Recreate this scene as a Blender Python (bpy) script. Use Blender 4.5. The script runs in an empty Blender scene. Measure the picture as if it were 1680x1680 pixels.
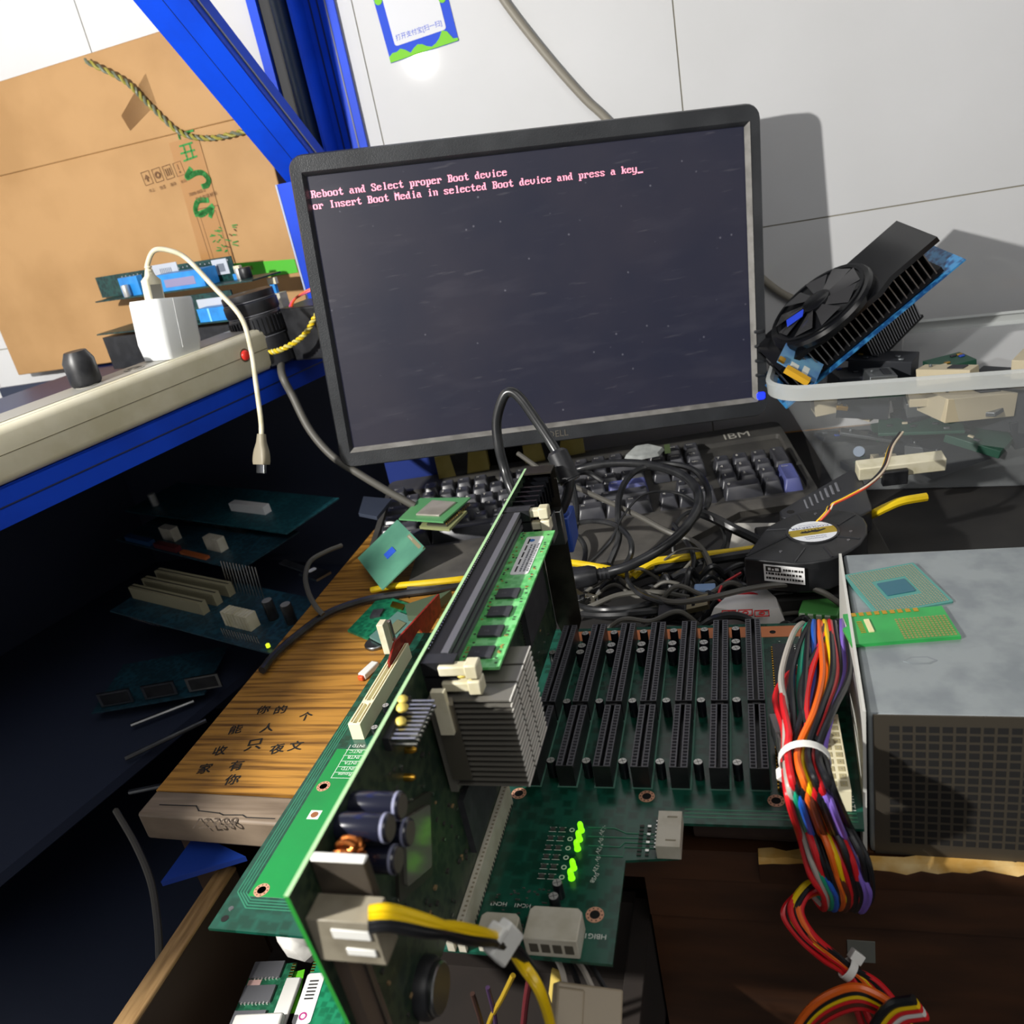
import bpy, bmesh, math, random
from mathutils import Vector, Matrix
random.seed(7)
S = 0.001                       # everything below is written in millimetres
scene = bpy.context.scene
COL = scene.collection

# ------------------------------------------------------------------ camera
CAM_R = [[0.9567613277, 0.2264568728, -0.1825514902], [-0.0718713760, -0.4240867913, -0.9027651404], [-0.2818550463, 0.8768510012, -0.3894740744]]
CAM_C = Vector((9.5737, -347.1756, 306.0039))
FPX = 1380.0
cam_data = bpy.data.cameras.new('camera')
cam_data.sensor_width = 36.0
cam_data.lens = 36.0 * FPX / 1680.0
cam_data.clip_start = 0.01
cam_data.dof.use_dof = True
cam_data.dof.focus_distance = 0.56
cam_data.dof.aperture_fstop = 15
cam = bpy.data.objects.new('camera', cam_data)
COL.objects.link(cam)
_r, _d, _f = [Vector(v) for v in CAM_R]
cam.matrix_world = Matrix(((_r.x, -_d.x, -_f.x, CAM_C.x * S), (_r.y, -_d.y, -_f.y, CAM_C.y * S), (_r.z, -_d.z, -_f.z, CAM_C.z * S), (0, 0, 0, 1)))
scene.camera = cam

# ------------------------------------------------------------------ light and exposure
world = bpy.data.worlds.new('world')
scene.world = world
world.use_nodes = True
world.node_tree.nodes['Background'].inputs[0].default_value = (0.92, 0.93, 0.97, 1)
world.node_tree.nodes['Background'].inputs[1].default_value = 0.15
def lamp(name, kind, loc, energy, color, size=0.03, target=None, **kw):
    d = bpy.data.lights.new(name, kind)
    d.energy = energy
    d.color = color
    if kind == 'AREA':
        d.size = size
    else:
        d.shadow_soft_size = size
    for k, v in kw.items():
        setattr(d, k, v)
    o = bpy.data.objects.new(name, d)
    COL.objects.link(o)
    o.location = Vector(loc) * S
    if target is not None:
        o.rotation_euler = (Vector(target) - Vector(loc)).to_track_quat('-Z', 'Y').to_euler()
    return o
lamp('bench_lamp', 'POINT', (-668, -480, 532), 59.0, (1.0, 0.97, 0.92), 0.016)
lamp('room_light', 'AREA', (500, -900, 1500), 7.5, (1.0, 0.97, 0.93), 0.9, target=(0, 200, 0))
scene.view_settings.view_transform = 'Standard'
scene.view_settings.look = 'None'
scene.view_settings.exposure = 0.0
scene.view_settings.gamma = 1.0
scene.view_settings.use_curve_mapping = False

# ------------------------------------------------------------------ points in the place from points in the photograph
def ray(px, py):
    a, b = (px - 840) / FPX, (py - 840) / FPX
    return Vector((CAM_R[0][0] * a + CAM_R[1][0] * b + CAM_R[2][0], CAM_R[0][1] * a + CAM_R[1][1] * b + CAM_R[2][1], CAM_R[0][2] * a + CAM_R[1][2] * b + CAM_R[2][2]))
def Z(px, py, z):
    d = ray(px, py)
    return CAM_C + d * ((z - CAM_C.z) / d.z)
def Y(px, py, y):
    d = ray(px, py)
    return CAM_C + d * ((y - CAM_C.y) / d.y)
def X(px, py, x):
    d = ray(px, py)
    return CAM_C + d * ((x - CAM_C.x) / d.x)
def PL(px, py, p0, n):
    d = ray(px, py)
    return CAM_C + d * ((Vector(p0) - CAM_C).dot(n) / d.dot(n))

# ------------------------------------------------------------------ materials
def lin(h):
    h = h.lstrip('#')
    out = []
    for i in (0, 2, 4):
        c = int(h[i:i + 2], 16) / 255
        out.append(c / 12.92 if c <= 0.04045 else ((c + 0.055) / 1.055) ** 2.4)
    return (*out, 1)
_M = {}
def mat(name, hexc, rough=0.5, metal=0.0, hex2=None, nscale=60.0, lo=0.4, hi=0.65, bump=0.0, bscale=None, emit=0.0, alpha=1.0, trans=0.0, coat=0.0, stretch=None, spec=0.5):
    if name in _M:
        return _M[name]
    m = bpy.data.materials.new(name)
    m.use_nodes = True
    nt = m.node_tree
    b = nt.nodes['Principled BSDF']
    b.inputs['Base Color'].default_value = lin(hexc)
    b.inputs['Roughness'].default_value = rough
    b.inputs['Metallic'].default_value = metal
    b.inputs['Specular IOR Level'].default_value = spec
    if coat:
        b.inputs['Coat Weight'].default_value = coat
        b.inputs['Coat Roughness'].default_value = 0.08
    if trans:
        b.inputs['Transmission Weight'].default_value = trans
        b.inputs['IOR'].default_value = 1.3
    if alpha < 1:
        b.inputs['Alpha'].default_value = alpha
    if emit:
        b.inputs['Emission Color'].default_value = lin(hexc)
        b.inputs['Emission Strength'].default_value = emit
    if hex2 or bump:
        tc = nt.nodes.new('ShaderNodeTexCoord')
        mp = nt.nodes.new('ShaderNodeMapping')
        nt.links.new(tc.outputs['Object'], mp.inputs[0])
        if stretch:
            mp.inputs['Scale'].default_value = stretch
        nz = nt.nodes.new('ShaderNodeTexNoise')
        nz.inputs['Scale'].default_value = nscale
        nz.inputs['Detail'].default_value = 6
        nt.links.new(mp.outputs[0], nz.inputs['Vector'])
        if hex2:
            rp = nt.nodes.new('ShaderNodeValToRGB')
            rp.color_ramp.elements[0].position = lo
            rp.color_ramp.elements[1].position = hi
            rp.color_ramp.elements[0].color = lin(hexc)
            rp.color_ramp.elements[1].color = lin(hex2)
            nt.links.new(nz.outputs['Fac'], rp.inputs[0])
            nt.links.new(rp.outputs[0], b.inputs['Base Color'])
        if bump:
            n2 = nz
            if bscale:
                n2 = nt.nodes.new('ShaderNodeTexNoise')
                n2.inputs['Scale'].default_value = bscale
                nt.links.new(mp.outputs[0], n2.inputs['Vector'])
            bp = nt.nodes.new('ShaderNodeBump')
            bp.inputs['Strength'].default_value = bump
            bp.inputs['Distance'].default_value = 0.001
            nt.links.new(n2.outputs['Fac'], bp.inputs['Height'])
            nt.links.new(bp.outputs[0], b.inputs['Normal'])
    _M[name] = m
    return m
def pcb(name, dark, light, scale=220.0, rough=0.38):
    """solder-masked circuit board: a fine maze of copper tracks under the mask"""
    if name in _M:
        return _M[name]
    m = bpy.data.materials.new(name)
    m.use_nodes = True
    nt = m.node_tree
    b = nt.nodes['Principled BSDF']
    b.inputs['Roughness'].default_value = rough
    tc = nt.nodes.new('ShaderNodeTexCoord')
    v = nt.nodes.new('ShaderNodeTexVoronoi')
    v.distance = 'CHEBYCHEV'
    v.feature = 'F1'
    v.inputs['Scale'].default_value = scale
    nt.links.new(tc.outputs['Object'], v.inputs['Vector'])
    nz = nt.nodes.new('ShaderNodeTexNoise')
    nz.inputs['Scale'].default_value = scale * 0.14
    nt.links.new(tc.outputs['Object'], nz.inputs['Vector'])
    ad = nt.nodes.new('ShaderNodeMath')
    ad.operation = 'MULTIPLY'
    nt.links.new(v.outputs['Distance'], ad.inputs[0])
    nt.links.new(nz.outputs['Fac'], ad.inputs[1])
    rp = nt.nodes.new('ShaderNodeValToRGB')
    rp.color_ramp.elements[0].position = 0.14
    rp.color_ramp.elements[1].position = 0.30
    rp.color_ramp.elements[0].color = lin(dark)
    rp.color_ramp.elements[1].color = lin(light)
    nt.links.new(ad.outputs[0], rp.inputs[0])
    nt.links.new(rp.outputs[0], b.inputs['Base Color'])
    _M[name] = m
    return m

BLACK = mat('black_plastic', '#17181b', 0.42, hex2='#26272a', nscale=90, bump=0.05)
BLACKG = mat('glossy_black_plastic', '#0d0e11', 0.22)
CABLE = mat('black_cable_rubber', '#1c1d1f', 0.3, hex2='#2c2d2e', nscale=70)
GREYC = mat('grey_cable', '#57554f', 0.5)
CREAM = mat('cream_plastic', '#d9d3ba', 0.45, hex2='#c6bf9f', nscale=80)
WHITEP = mat('white_plastic', '#e4e4de', 0.38)
NYLON = mat('nylon_connector', '#c9c4b4', 0.4, hex2='#b9b3a0', nscale=90)
STEEL = mat('bare_steel', '#9a9c9c', 0.32, 1.0, hex2='#7c7e7f', nscale=40)
TIN = mat('tinned_pins', '#cfcfca', 0.25, 1.0)
ALU = mat('aluminium_fins', '#7d7a72', 0.4, 0.4)
GOLD = mat('gold_contacts', '#d7a640', 0.28, 1.0)
COPPER = mat('bare_copper', '#c8855a', 0.35, 0.8)
SILK = mat('white_silkscreen', '#d8dcd4', 0.6)
PRINT = mat('black_print', '#23211f', 0.7)
LABEL = mat('white_label_paper', '#e8e8e8', 0.55)
CHIP = mat('chip_epoxy', '#2a2b2f', 0.5, hex2='#38393d', nscale=120)

# ------------------------------------------------------------------ geometry collector
class G:
    def __init__(s, T=None):
        s.v, s.f, s.mi, s.sm, s.mats = [], [], [], [], []
        s.T = T
    def add(s, verts, faces, m, smooth=False, T=None):
        if m not in s.mats:
            s.mats.append(m)
        k = s.mats.index(m)
        n = len(s.v)
        for p in verts:
            p = Vector(p)
            if T is not None:
                p = T @ p
            if s.T is not None:
                p = s.T @ p
            s.v.append(p)
        for f in faces:
            s.f.append([i + n for i in f])
            s.mi.append(k)
            s.sm.append(smooth)
        return s
    def bx(s, x0, y0, z0, x1, y1, z1, m, T=None):
        v = [(x0, y0, z0), (x1, y0, z0), (x1, y1, z0), (x0, y1, z0), (x0, y0, z1), (x1, y0, z1), (x1, y1, z1), (x0, y1, z1)]
        return s.add(v, [(0, 3, 2, 1), (4, 5, 6, 7), (0, 1, 5, 4), (1, 2, 6, 5), (2, 3, 7, 6), (3, 0, 4, 7)], m, False, T)
    def cb(s, c, sz, m, T=None):
        return s.bx(c[0] - sz[0] / 2, c[1] - sz[1] / 2, c[2] - sz[2] / 2, c[0] + sz[0] / 2, c[1] + sz[1] / 2, c[2] + sz[2] / 2, m, T)
    def cyl(s, p0, p1, r, m, n=16, r1=None, caps=True, T=None, smooth=True):
        p0, p1 = Vector(p0), Vector(p1)
        r1 = r if r1 is None else r1
        a = (p1 - p0).normalized()
        u = a.orthogonal().normalized()
        w = a.cross(u)
        v = []
        for p, q in ((p0, r), (p1, r1)):
            for i in range(n):
                t = 2 * math.pi * i / n
                v.append(p + (u * math.cos(t) + w * math.sin(t)) * q)
        s.add(v, [(i, (i + 1) % n, n + (i + 1) % n, n + i) for i in range(n)], m, smooth, T)
        if caps:
            s.add(v[:n], [list(range(n))[::-1]], m, False, T)
            s.add(v[n:], [list(range(n))], m, False, T)
        return s
    def loft(s, loops, m, T=None, cap0=True, cap1=True, smooth=False, mats=None):
        n = len(loops[0])
        for k in range(len(loops) - 1):
            v = list(loops[k]) + list(loops[k + 1])
            s.add(v, [(i, (i + 1) % n, n + (i + 1) % n, n + i) for i in range(n)], mats[k] if mats else m, smooth, T)
        if cap0:
            s.add(loops[0], [list(range(n))[::-1]], m, False, T)
        if cap1:
            s.add(loops[-1], [list(range(n))], mats[-1] if mats else m, False, T)
        return s
    def prism(s, poly, z0, z1, m, T=None, msides=None):
        top = [(p[0], p[1], z1) for p in poly]
        s.loft([[(p[0], p[1], z0) for p in poly], top], msides or m, T, True, False)
        return s.add(top, [list(range(len(poly)))], m, False, T)
    def lathe(s, prof, m, n=24, T=None, smooth=True, mats=None):
        loops = [[(r * math.cos(2 * math.pi * i / n), r * math.sin(2 * math.pi * i / n), z) for i in range(n)] for r, z in prof]
        return s.loft(loops, m, T, smooth=smooth, mats=mats)
    def ring(s, r0, r1, z, m, n=24, T=None, h=0.3):
        L = lambda r, zz: [(r * math.cos(2 * math.pi * i / n), r * math.sin(2 * math.pi * i / n), zz) for i in range(n)]
        return s.loft([L(r0, z), L(r1, z), L(r1, z + h), L(r0, z + h), L(r0, z)], m, T, False, False)
    def tube(s, pts, r, m, n=8, smooth_path=True, step=None, T=None):
        P = spline(pts) if smooth_path else [Vector(p) for p in pts]
        N = len(P)
        tans = [(P[min(i + 1, N - 1)] - P[max(i - 1, 0)]).normalized() for i in range(N)]
        u = tans[0].orthogonal().normalized()
        loops = []
        for i in range(N):
            t = tans[i]
            u = (u - t * u.dot(t))
            u = u.normalized() if u.length > 1e-6 else t.orthogonal().normalized()
            w = t.cross(u)
            rr = r(i / (N - 1)) if callable(r) else r
            loops.append([P[i] + (u * math.cos(2 * math.pi * k / n) + w * math.sin(2 * math.pi * k / n)) * rr for k in range(n)])
        return s.loft(loops, m, T, smooth=True)
    def text(s, body, size, m, T, align='LEFT', h=0.0, res=2):
        v, f = text_mesh(body, align, res)
        return s.add([(p[0] * size, p[1] * size, h) for p in v], f, m, False, T)
_TX = {}
def text_mesh(body, align, res=2):
    k = (body, align)
    if k not in _TX:
        cu = bpy.data.curves.new('lettering', 'FONT')
        cu.body = body
        cu.align_x = align
        cu.resolution_u = res
        o = bpy.data.objects.new('lettering', cu)
        COL.objects.link(o)
        dg = bpy.context.evaluated_depsgraph_get()
        me = bpy.data.meshes.new_from_object(o.evaluated_get(dg))
        _TX[k] = ([tuple(q.co) for q in me.vertices], [list(q.vertices) for q in me.polygons])
        bpy.data.objects.remove(o)
        bpy.data.curves.remove(cu)
        bpy.data.meshes.remove(me)
    return _TX[k]
def spline(pts, k=9):
    P = [Vector(p) for p in pts]
    if len(P) < 3:
        return [P[0].lerp(P[-1], i / 4) for i in range(5)]
    Q = [P[0] * 2 - P[1]] + P + [P[-1] * 2 - P[-2]]
    out = []
    for i in range(1, len(Q) - 2):
        a, b, c, d = Q[i - 1], Q[i], Q[i + 1], Q[i + 2]
        for j in range(k):
            t = j / k
            out.append(0.5 * ((2 * b) + (c - a) * t + (2 * a - 5 * b + 4 * c - d) * t * t + (3 * b - a - 3 * c + d) * t ** 3))
    out.append(P[-1])
    return out
def rrect(w, h, r, n=5, cx=0, cy=0):
    out = []
    for sx, sy, a0 in ((1, 1, 0), (-1, 1, 90), (-1, -1, 180), (1, -1, 270)):
        for i in range(n):
            a = math.radians(a0 + 90 * i / (n - 1))
            out.append((cx + sx * (w / 2 - r) + r * math.cos(a), cy + sy * (h / 2 - r) + r * math.sin(a)))
    return out
def circ(r, n=24, cx=0, cy=0):
    return [(cx + r * math.cos(2 * math.pi * i / n), cy + r * math.sin(2 * math.pi * i / n)) for i in range(n)]
def frame(o, x, y):
    """matrix with local x along x, local y near y, origin o"""
    x = Vector(x).normalized()
    z = x.cross(Vector(y)).normalized()
    y = z.cross(x)
    return Matrix(((x.x, y.x, z.x, o[0]), (x.y, y.y, z.y, o[1]), (x.z, y.z, z.z, o[2]), (0, 0, 0, 1)))
def TR(x=0, y=0, z=0, rz=0, rx=0, ry=0):
    return Matrix.Translation((x, y, z)) @ Matrix.Rotation(math.radians(rz), 4, 'Z') @ Matrix.Rotation(math.radians(ry), 4, 'Y') @ Matrix.Rotation(math.radians(rx), 4, 'X')

# ------------------------------------------------------------------ objects
BASE = {}
def props(o, label=None, cat=None, group=None, kind=None):
    if label: o['label'] = label
    if cat: o['category'] = cat
    if group: o['group'] = group
    if kind: o['kind'] = kind
    return o
def thing(name, label, cat, base, group=None):
    o = bpy.data.objects.new(name, None)
    COL.objects.link(o)
    o.empty_display_size = 0.01
    o.location = Vector(base) * S
    BASE[o] = Vector(base)
    return props(o, label, cat, group)
def obj(name, g, parent=None, label=None, cat=None, group=None, kind=None, bevel=0, seg=2):
    if parent is not None:
        base = BASE[parent]
    else:
        lo = [min(p[i] for p in g.v) for i in range(3)]
        hi = [max(p[i] for p in g.v) for i in range(3)]
        base = Vector(((lo[0] + hi[0]) / 2, (lo[1] + hi[1]) / 2, lo[2]))
    me = bpy.data.meshes.new(name)
    me.from_pydata([tuple((p - base) * S) for p in g.v], [], g.f)
    for m in g.mats:
        me.materials.append(m)
    me.polygons.foreach_set('material_index', g.mi)
    me.polygons.foreach_set('use_smooth', g.sm)
    me.update()
    bm = bmesh.new()
    bm.from_mesh(me)
    bmesh.ops.remove_doubles(bm, verts=bm.verts, dist=1e-7)
    bmesh.ops.recalc_face_normals(bm, faces=bm.faces)
    bm.to_mesh(me)
    bm.free()
    me.set_sharp_from_angle(angle=math.radians(42))
    o = bpy.data.objects.new(name, me)
    COL.objects.link(o)
    if parent is not None:
        o.parent = parent
        BASE[o] = base
    else:
        o.location = base * S
        BASE[o] = base
    if bevel:
        b = o.modifiers.new('soft_edges', 'BEVEL')
        b.width = bevel * S
        b.segments = seg
        b.limit_method = 'ANGLE'
        b.angle_limit = math.radians(40)
        b.harden_normals = False
    return props(o, label, cat, group, kind)
# ------------------------------------------------------------------ the room
WALL = mat('white_wall_panel', '#dcdddf', 0.035, hex2='#d0d1d2', nscale=3, lo=0.3, hi=0.7)
SEAM = mat('panel_seam', '#8f8a7a', 0.6)
WY = 640
g = G()
xs = [-1500, -1040, -705, -371, -37, 297, 630, 1500]       # panel joints
zs = [-760, 180.5, 1300]
for i in range(len(xs) - 1):
    for j in range(2):
        g.bx(xs[i] + 0.7, WY, zs[j] + 0.7, xs[i + 1] - 0.7, WY + 12, zs[j + 1] - 0.7, WALL)
g.bx(-1500, WY + 1.5, -760, 1500, WY + 14, 1300, SEAM)
obj('wall_back', g, kind='structure')
g = G().bx(1500, -900, -760, 1512, WY + 14, 1300, WALL)
obj('wall_right', g, kind='structure')
g = G().bx(-1512, -900, -760, -1500, WY + 14, 1300, WALL)
obj('wall_left', g, kind='structure')
FLOOR = mat('dark_concrete_floor', '#3a3733', 0.8, hex2='#2c2a28', nscale=8)
g = G().bx(-1512, -1200, -775, 1512, WY + 14, -760, FLOOR)
obj('floor', g, kind='structure')
# specks of dirt and a pencil mark on the wall
DIRT = mat('wall_dirt', '#56544f', 0.8)

# ------------------------------------------------------------------ desk
WOOD = mat('worn_yellow_wood', '#b58238', 0.42, hex2='#64421a', nscale=48, lo=0.45, hi=0.68, bump=0.12, stretch=(0.22, 5.2, 1))
WOODG = mat('grey_worn_wood', '#8a7a68', 0.6, hex2='#5a4a3a', nscale=30, lo=0.35, hi=0.7, stretch=(0.4, 5, 1))
WOODD = mat('dark_brown_wood', '#4a2c17', 0.5, hex2='#2e1a0d', nscale=14, lo=0.35, hi=0.7, stretch=(1, 1, 4))
RAILW = mat('pale_raw_wood', '#b08c5c', 0.6, hex2='#8a6a40', nscale=40, stretch=(6, 0.6, 1))
DZ = -48
desk = thing('desk', 'worn wooden desk under the computer parts, with handwriting on its bare left end', 'desk', (0, 300, -760))
g = G()
g.loft([[(-402, 24, DZ - 22), (700, 10, DZ - 22), (700, 620, DZ - 22), (-402, 620, DZ - 22)], [(-402, 24, DZ), (700, 10, DZ), (700, 620, DZ), (-402, 620, DZ)]], WOOD)
obj('tabletop', g, desk)
g = G()
g.loft([[(-402, 2, DZ - 22), (-170, -7, DZ - 22), (-170, 17.7, DZ - 22), (-402, 24.5, DZ - 22)], [(-402, 2, DZ), (-170, -7, DZ), (-170, 17.7, DZ), (-402, 24.5, DZ)]], WOODG)
obj('front_edging', g, desk, label='worn grey wooden edging strip', bevel=2)
CHIPW = mat('splintered_raw_wood', '#c79a4c', 0.7, hex2='#e0c48a', nscale=60)
g = G()
px = [-4 + 7 * i for i in range(60)] + [700]
top = [(x, -12 + random.uniform(-1, 1), DZ) for x in px]
low = [(x, -14 + random.uniform(-2, 2), DZ - 3.2 + random.uniform(-1.4, 1.4)) for x in px]
bk = [(x, -7.5 + random.uniform(-2, 2), DZ + 0.2) for x in px]
for i in range(len(px) - 1):
    g.add([top[i], top[i + 1], bk[i + 1], bk[i]], [(0, 1, 2, 3)], CHIPW)
    g.add([top[i], top[i + 1], low[i + 1], low[i]], [(0, 1, 2, 3)], CHIPW)
    g.add([low[i], low[i + 1], (px[i + 1], -9, DZ - 22), (px[i], -9, DZ - 22)], [(0, 1, 2, 3)], WOODD)
g.bx(-169.5, -9, DZ - 22, -4, 14, DZ - 0.5, WOODD)
g.bx(-4, -6, DZ - 22, 700, 12, DZ - 0.3, WOODD)
obj('splintered_edge', g, desk, label='splintered raw wood along the front edge')
g = G().bx(-66, -8, -100, 700, 8, DZ - 22, WOODD)
obj('front_rail', g, desk)
g = G().bx(-66, -6, -330, 700, 9, -102, WOODD)
obj('drawer_front', g, desk)
g = G().bx(-402, 26, -760, -384, 610, DZ - 22, WOODD)
obj('side_panel', g, desk)
g = G().bx(-66, 9, -760, -48, 610, DZ - 22, WOODD)
obj('side_panel', g, desk)
g = G().bx(-384, 590, -760, 700, 606, DZ - 22, WOODD)
obj('back_panel', g, desk)
# handwriting and the cracked veneer
INK = mat('black_marker_ink', '#1d1a16', 0.8)
g = G()
def stroke(g, pts, w, m, z):
    for a, b in zip(pts, pts[1:]):
        P, Q = Z(a[0], a[1], z), Z(b[0], b[1], z)
        d = (Q - P)
        if d.length < 0.1: continue
        n = Vector((-d.y, d.x, 0)).normalized() * w / 2
        e = d.normalized() * w * 0.4
        g.add([P - n - e, Q - n + e, Q + n + e, P + n - e], [(0, 1, 2, 3)], m)
for body, px_, py_, sz, rot in (('你', 418, 1172, 11, 12), ('的', 446, 1172, 11, 12), ('个', 487, 1183, 11, 10), ('能', 372, 1205, 11, 14), ('人', 424, 1202, 11, 12), ('收', 345, 1240, 11, 12), ('只', 398, 1232, 14, 14), ('有', 372, 1265, 11, 12), ('家', 320, 1270, 11, 12), ('你', 365, 1288, 11, 10), ('夜', 440, 1238, 11, 20), ('文', 470, 1232, 11, 10)):
    p = Z(px_, py_, DZ)
    for o_ in ((0, 0), (0.45, 0.1), (0.1, 0.45)):
      g.text(body, sz, INK, Matrix.Translation((o_[0], o_[1], o_[0] * .1 + o_[1] * .05)) @  Matrix.Translation((p.x, p.y, DZ + 0.25)) @ Matrix.Rotation(math.radians(rot), 4, 'Z'))
p = Z(308, 1368, DZ)
obj('handwriting', g, desk, label='handwritten black marker characters')
g = G()
g.text('12308', 13, mat('grey_pencil', '#54483c', 0.8), Matrix.Translation((p.x - 2, p.y + 4, DZ + 0.25)) @ Matrix.Rotation(math.radians(4), 4, 'Z'))
obj('pencilled_number', g, desk)
g = G()
stroke(g, [(262, 1320), (322, 1322), (326, 1330), (360, 1334), (366, 1337), (398, 1337), (404, 1341), (450, 1343)], 0.9, PRINT, DZ + 0.3)
obj('veneer_crack', g, desk)

DRW = mat('drawer_inside', '#1f1712', 0.8, hex2='#17110d', nscale=20)  # drawer wood darkened in colour for the shade inside
# open drawer under the left part of the desk
drawer = thing('open_drawer', 'open wooden desk drawer under the left end of the desk, full of memory modules', 'drawer', (-210, -200, -180))
RAILD = mat('dark_rail_side', '#3a2a1c', 0.7)
g = G().bx(-362, -420, -190, -349, 10, -103, RAILD)
g.bx(-362.3, -420, -103, -348.7, 10, -100, RAILW)
obj('side_rail', g, drawer, bevel=1)
g = G().bx(-79, -420, -190, -67.5, 12, -110, DRW)
obj('side_rail', g, drawer, bevel=1)
g = G().bx(-349, -420, -190, -79, 12, -184, DRW)
obj('drawer_bottom', g, drawer)
g = G().bx(-349, 12, -190, -79, 20, -115, DRW)
obj('back_board', g, drawer)

# ------------------------------------------------------------------ blue rack on the left
BLUE = mat('blue_painted_steel', '#0a4ae0', 0.5, hex2='#0d3fc4', nscale=12, spec=0.25)
BLUED = mat('dark_blue_steel', '#16265a', 0.4)
DARKP = mat('under_shelf_dark', '#2b3348', 0.6)  # dark navy stands in for the shade under the shelf
YAW = math.radians(-14.3)
RT = Matrix.Translation((-446, 487, 0)) @ Matrix.Rotation(YAW, 4, 'Z')      # local y runs along the shelf front, local x to the right
SHZ = 146
rack = thing('shelf_rack', 'blue steel shelf rack standing against the wall left of the desk', 'shelf rack', (-600, 300, -760))
g = G(RT)
g.bx(-2.2, -900, SHZ - 30, 0, 68, SHZ, BLUE)
g.bx(-22, -900, SHZ - 2.2, 0, 68, SHZ, BLUE)
g.bx(-0.2, -900, SHZ - 15.5, 0.6, 68, SHZ - 14, BLUED)
obj('shelf_beam', g, rack, bevel=0.8)
g = G(RT).bx(-420, -900, SHZ - 12, -22, 68, SHZ - 3, BLUED)
obj('shelf_board', g, rack)
g = G(RT)
for z in (-150, -420):
    g.bx(-420, -560, z - 10, -40, 40, z, DARKP)
obj('lower_shelf', g, rack)
# upright
g = G()
for x0, x1, y0, y1 in ((-427, -389, 634, 637), (-427, -424, 600, 637)):
    g.bx(x0, y0, -760, x1, y1, 900, BLUE)
for x in (-417, -408, -399):
    g.bx(x - 0.8, 633.2, -700, x + 0.8, 634.2, 900, BLUED)
obj('upright_post', g, rack)
g = G()
g.bx(-473, 628, SHZ - 10, -428, 634, 900, mat('black_strip', '#121419', 0.6))  # plain black strip between the blue edge and the upright
g.cyl((-447, 622, SHZ), (-447, 622, 900), 9, mat('dull_dark_blue_tube', '#25384c', 0.45), 16)
g.bx(-484, 622, SHZ - 10, -473, 636, 900, BLUE)
obj('rear_strip', g, rack, label='dark strip with a blue edge')
# brace, an angle iron rising towards the viewer
d = Vector((-0.113, -0.643, 0.757)).normalized()
lo_l, lo_r = Y(439, 262, 556), Y(510, 250, 556)
u = (lo_r - lo_l)
u = (u - d * u.dot(d)).normalized()
nrm = u.cross(d)
if nrm.y > 0: nrm = -nrm
W_ = (lo_r - lo_l).length * 0.93
def bmat(o):
    return Matrix(((u.x, -nrm.x, d.x, o.x), (u.y, -nrm.y, d.y, o.y), (u.z, -nrm.z, d.z, o.z), (0, 0, 0, 1)))
g = G(bmat(lo_l - d * 40))
g.bx(0, 0, 0, W_, 2.5, 760, BLUE)
g.bx(W_ - 2.5, 0, 0, W_, 26, 760, BLUE)
g.bx(W_ * 0.53, -0.25, 0, W_ * 0.53 + 0.7, 0.3, 760, BLUED)
g.bx(W_ - 0.1, 9, 0, W_ + 1.3, 11, 760, mat('dusty_grey_steel', '#8d8f96', 0.5))
obj('diagonal_brace', g, rack, bevel=0.6)
g = G()
fp = Y(464, 340, 562)
g.bx(fp.x, 562, SHZ, fp.x + 34, 565, 318, BLUE)
g.bx(fp.x - 2, 562, SHZ, fp.x + 0.5, 580, 318, mat('pale_blue_edge', '#a9b6d8', 0.4))
obj('front_post', g, rack)
g = G()
g.bx(-1000, 598, -740, -429, 604, SHZ - 12, DARKP)  # dark panel added to keep the space under the shelf dark
obj('back_panel', g, rack)
g = G(RT).bx(-428, -560, -740, -421, 60, SHZ - 12, DARKP)  # dark side panel added for the same dark space
obj('added_end_panel', g, rack)

# dark sheet added so the gaps between the clutter look dark
g = G().prism([(-200, 164), (690, 156), (690, 612), (-60, 612), (-60, 400), (-230, 380)], DZ, DZ + 1.5, mat('dark_fill_black', '#1d1c1c', 0.7, hex2='#2a2826', nscale=20))
obj('dark_fill_mat', g, label='black sheet added on the desk to darken the gaps under the keyboard end and the cables', cat='mat')
# unseen carton added on the shelf to shade the left end of the desk
T = Matrix.Translation((-541, -325, 0)) @ Matrix.Rotation(math.radians(-4), 4, 'Z')
g = G(T).bx(-230, 0, SHZ, 0, 185, 300, mat('shade_carton', '#a37a4c', 0.7))
obj('shade_carton', g, label='plain carton added out of view at the near end of the shelf to shade the desk', cat='box', bevel=1.5)
# ------------------------------------------------------------------ poster and conduit on the wall
POSTB = mat('poster_blue', '#2a4fd0', 0.6, spec=0.2)
POSTG = mat('poster_green', '#7cc83a', 0.6, spec=0.2)
poster = thing('wall_poster', 'blue and green payment poster with a white card area, taped on the white wall', 'poster', (-303, WY, 415))
pc = [Y(642, 104, WY), Y(753, 67, WY)]
ax = (pc[1] - pc[0])
pw = ax.length
PT = frame((pc[0].x, WY - 0.6, pc[0].z), (ax.x, 0, ax.z), (-ax.z, 0, ax.x)) @ Matrix.Translation((0, 0, 0))
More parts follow.
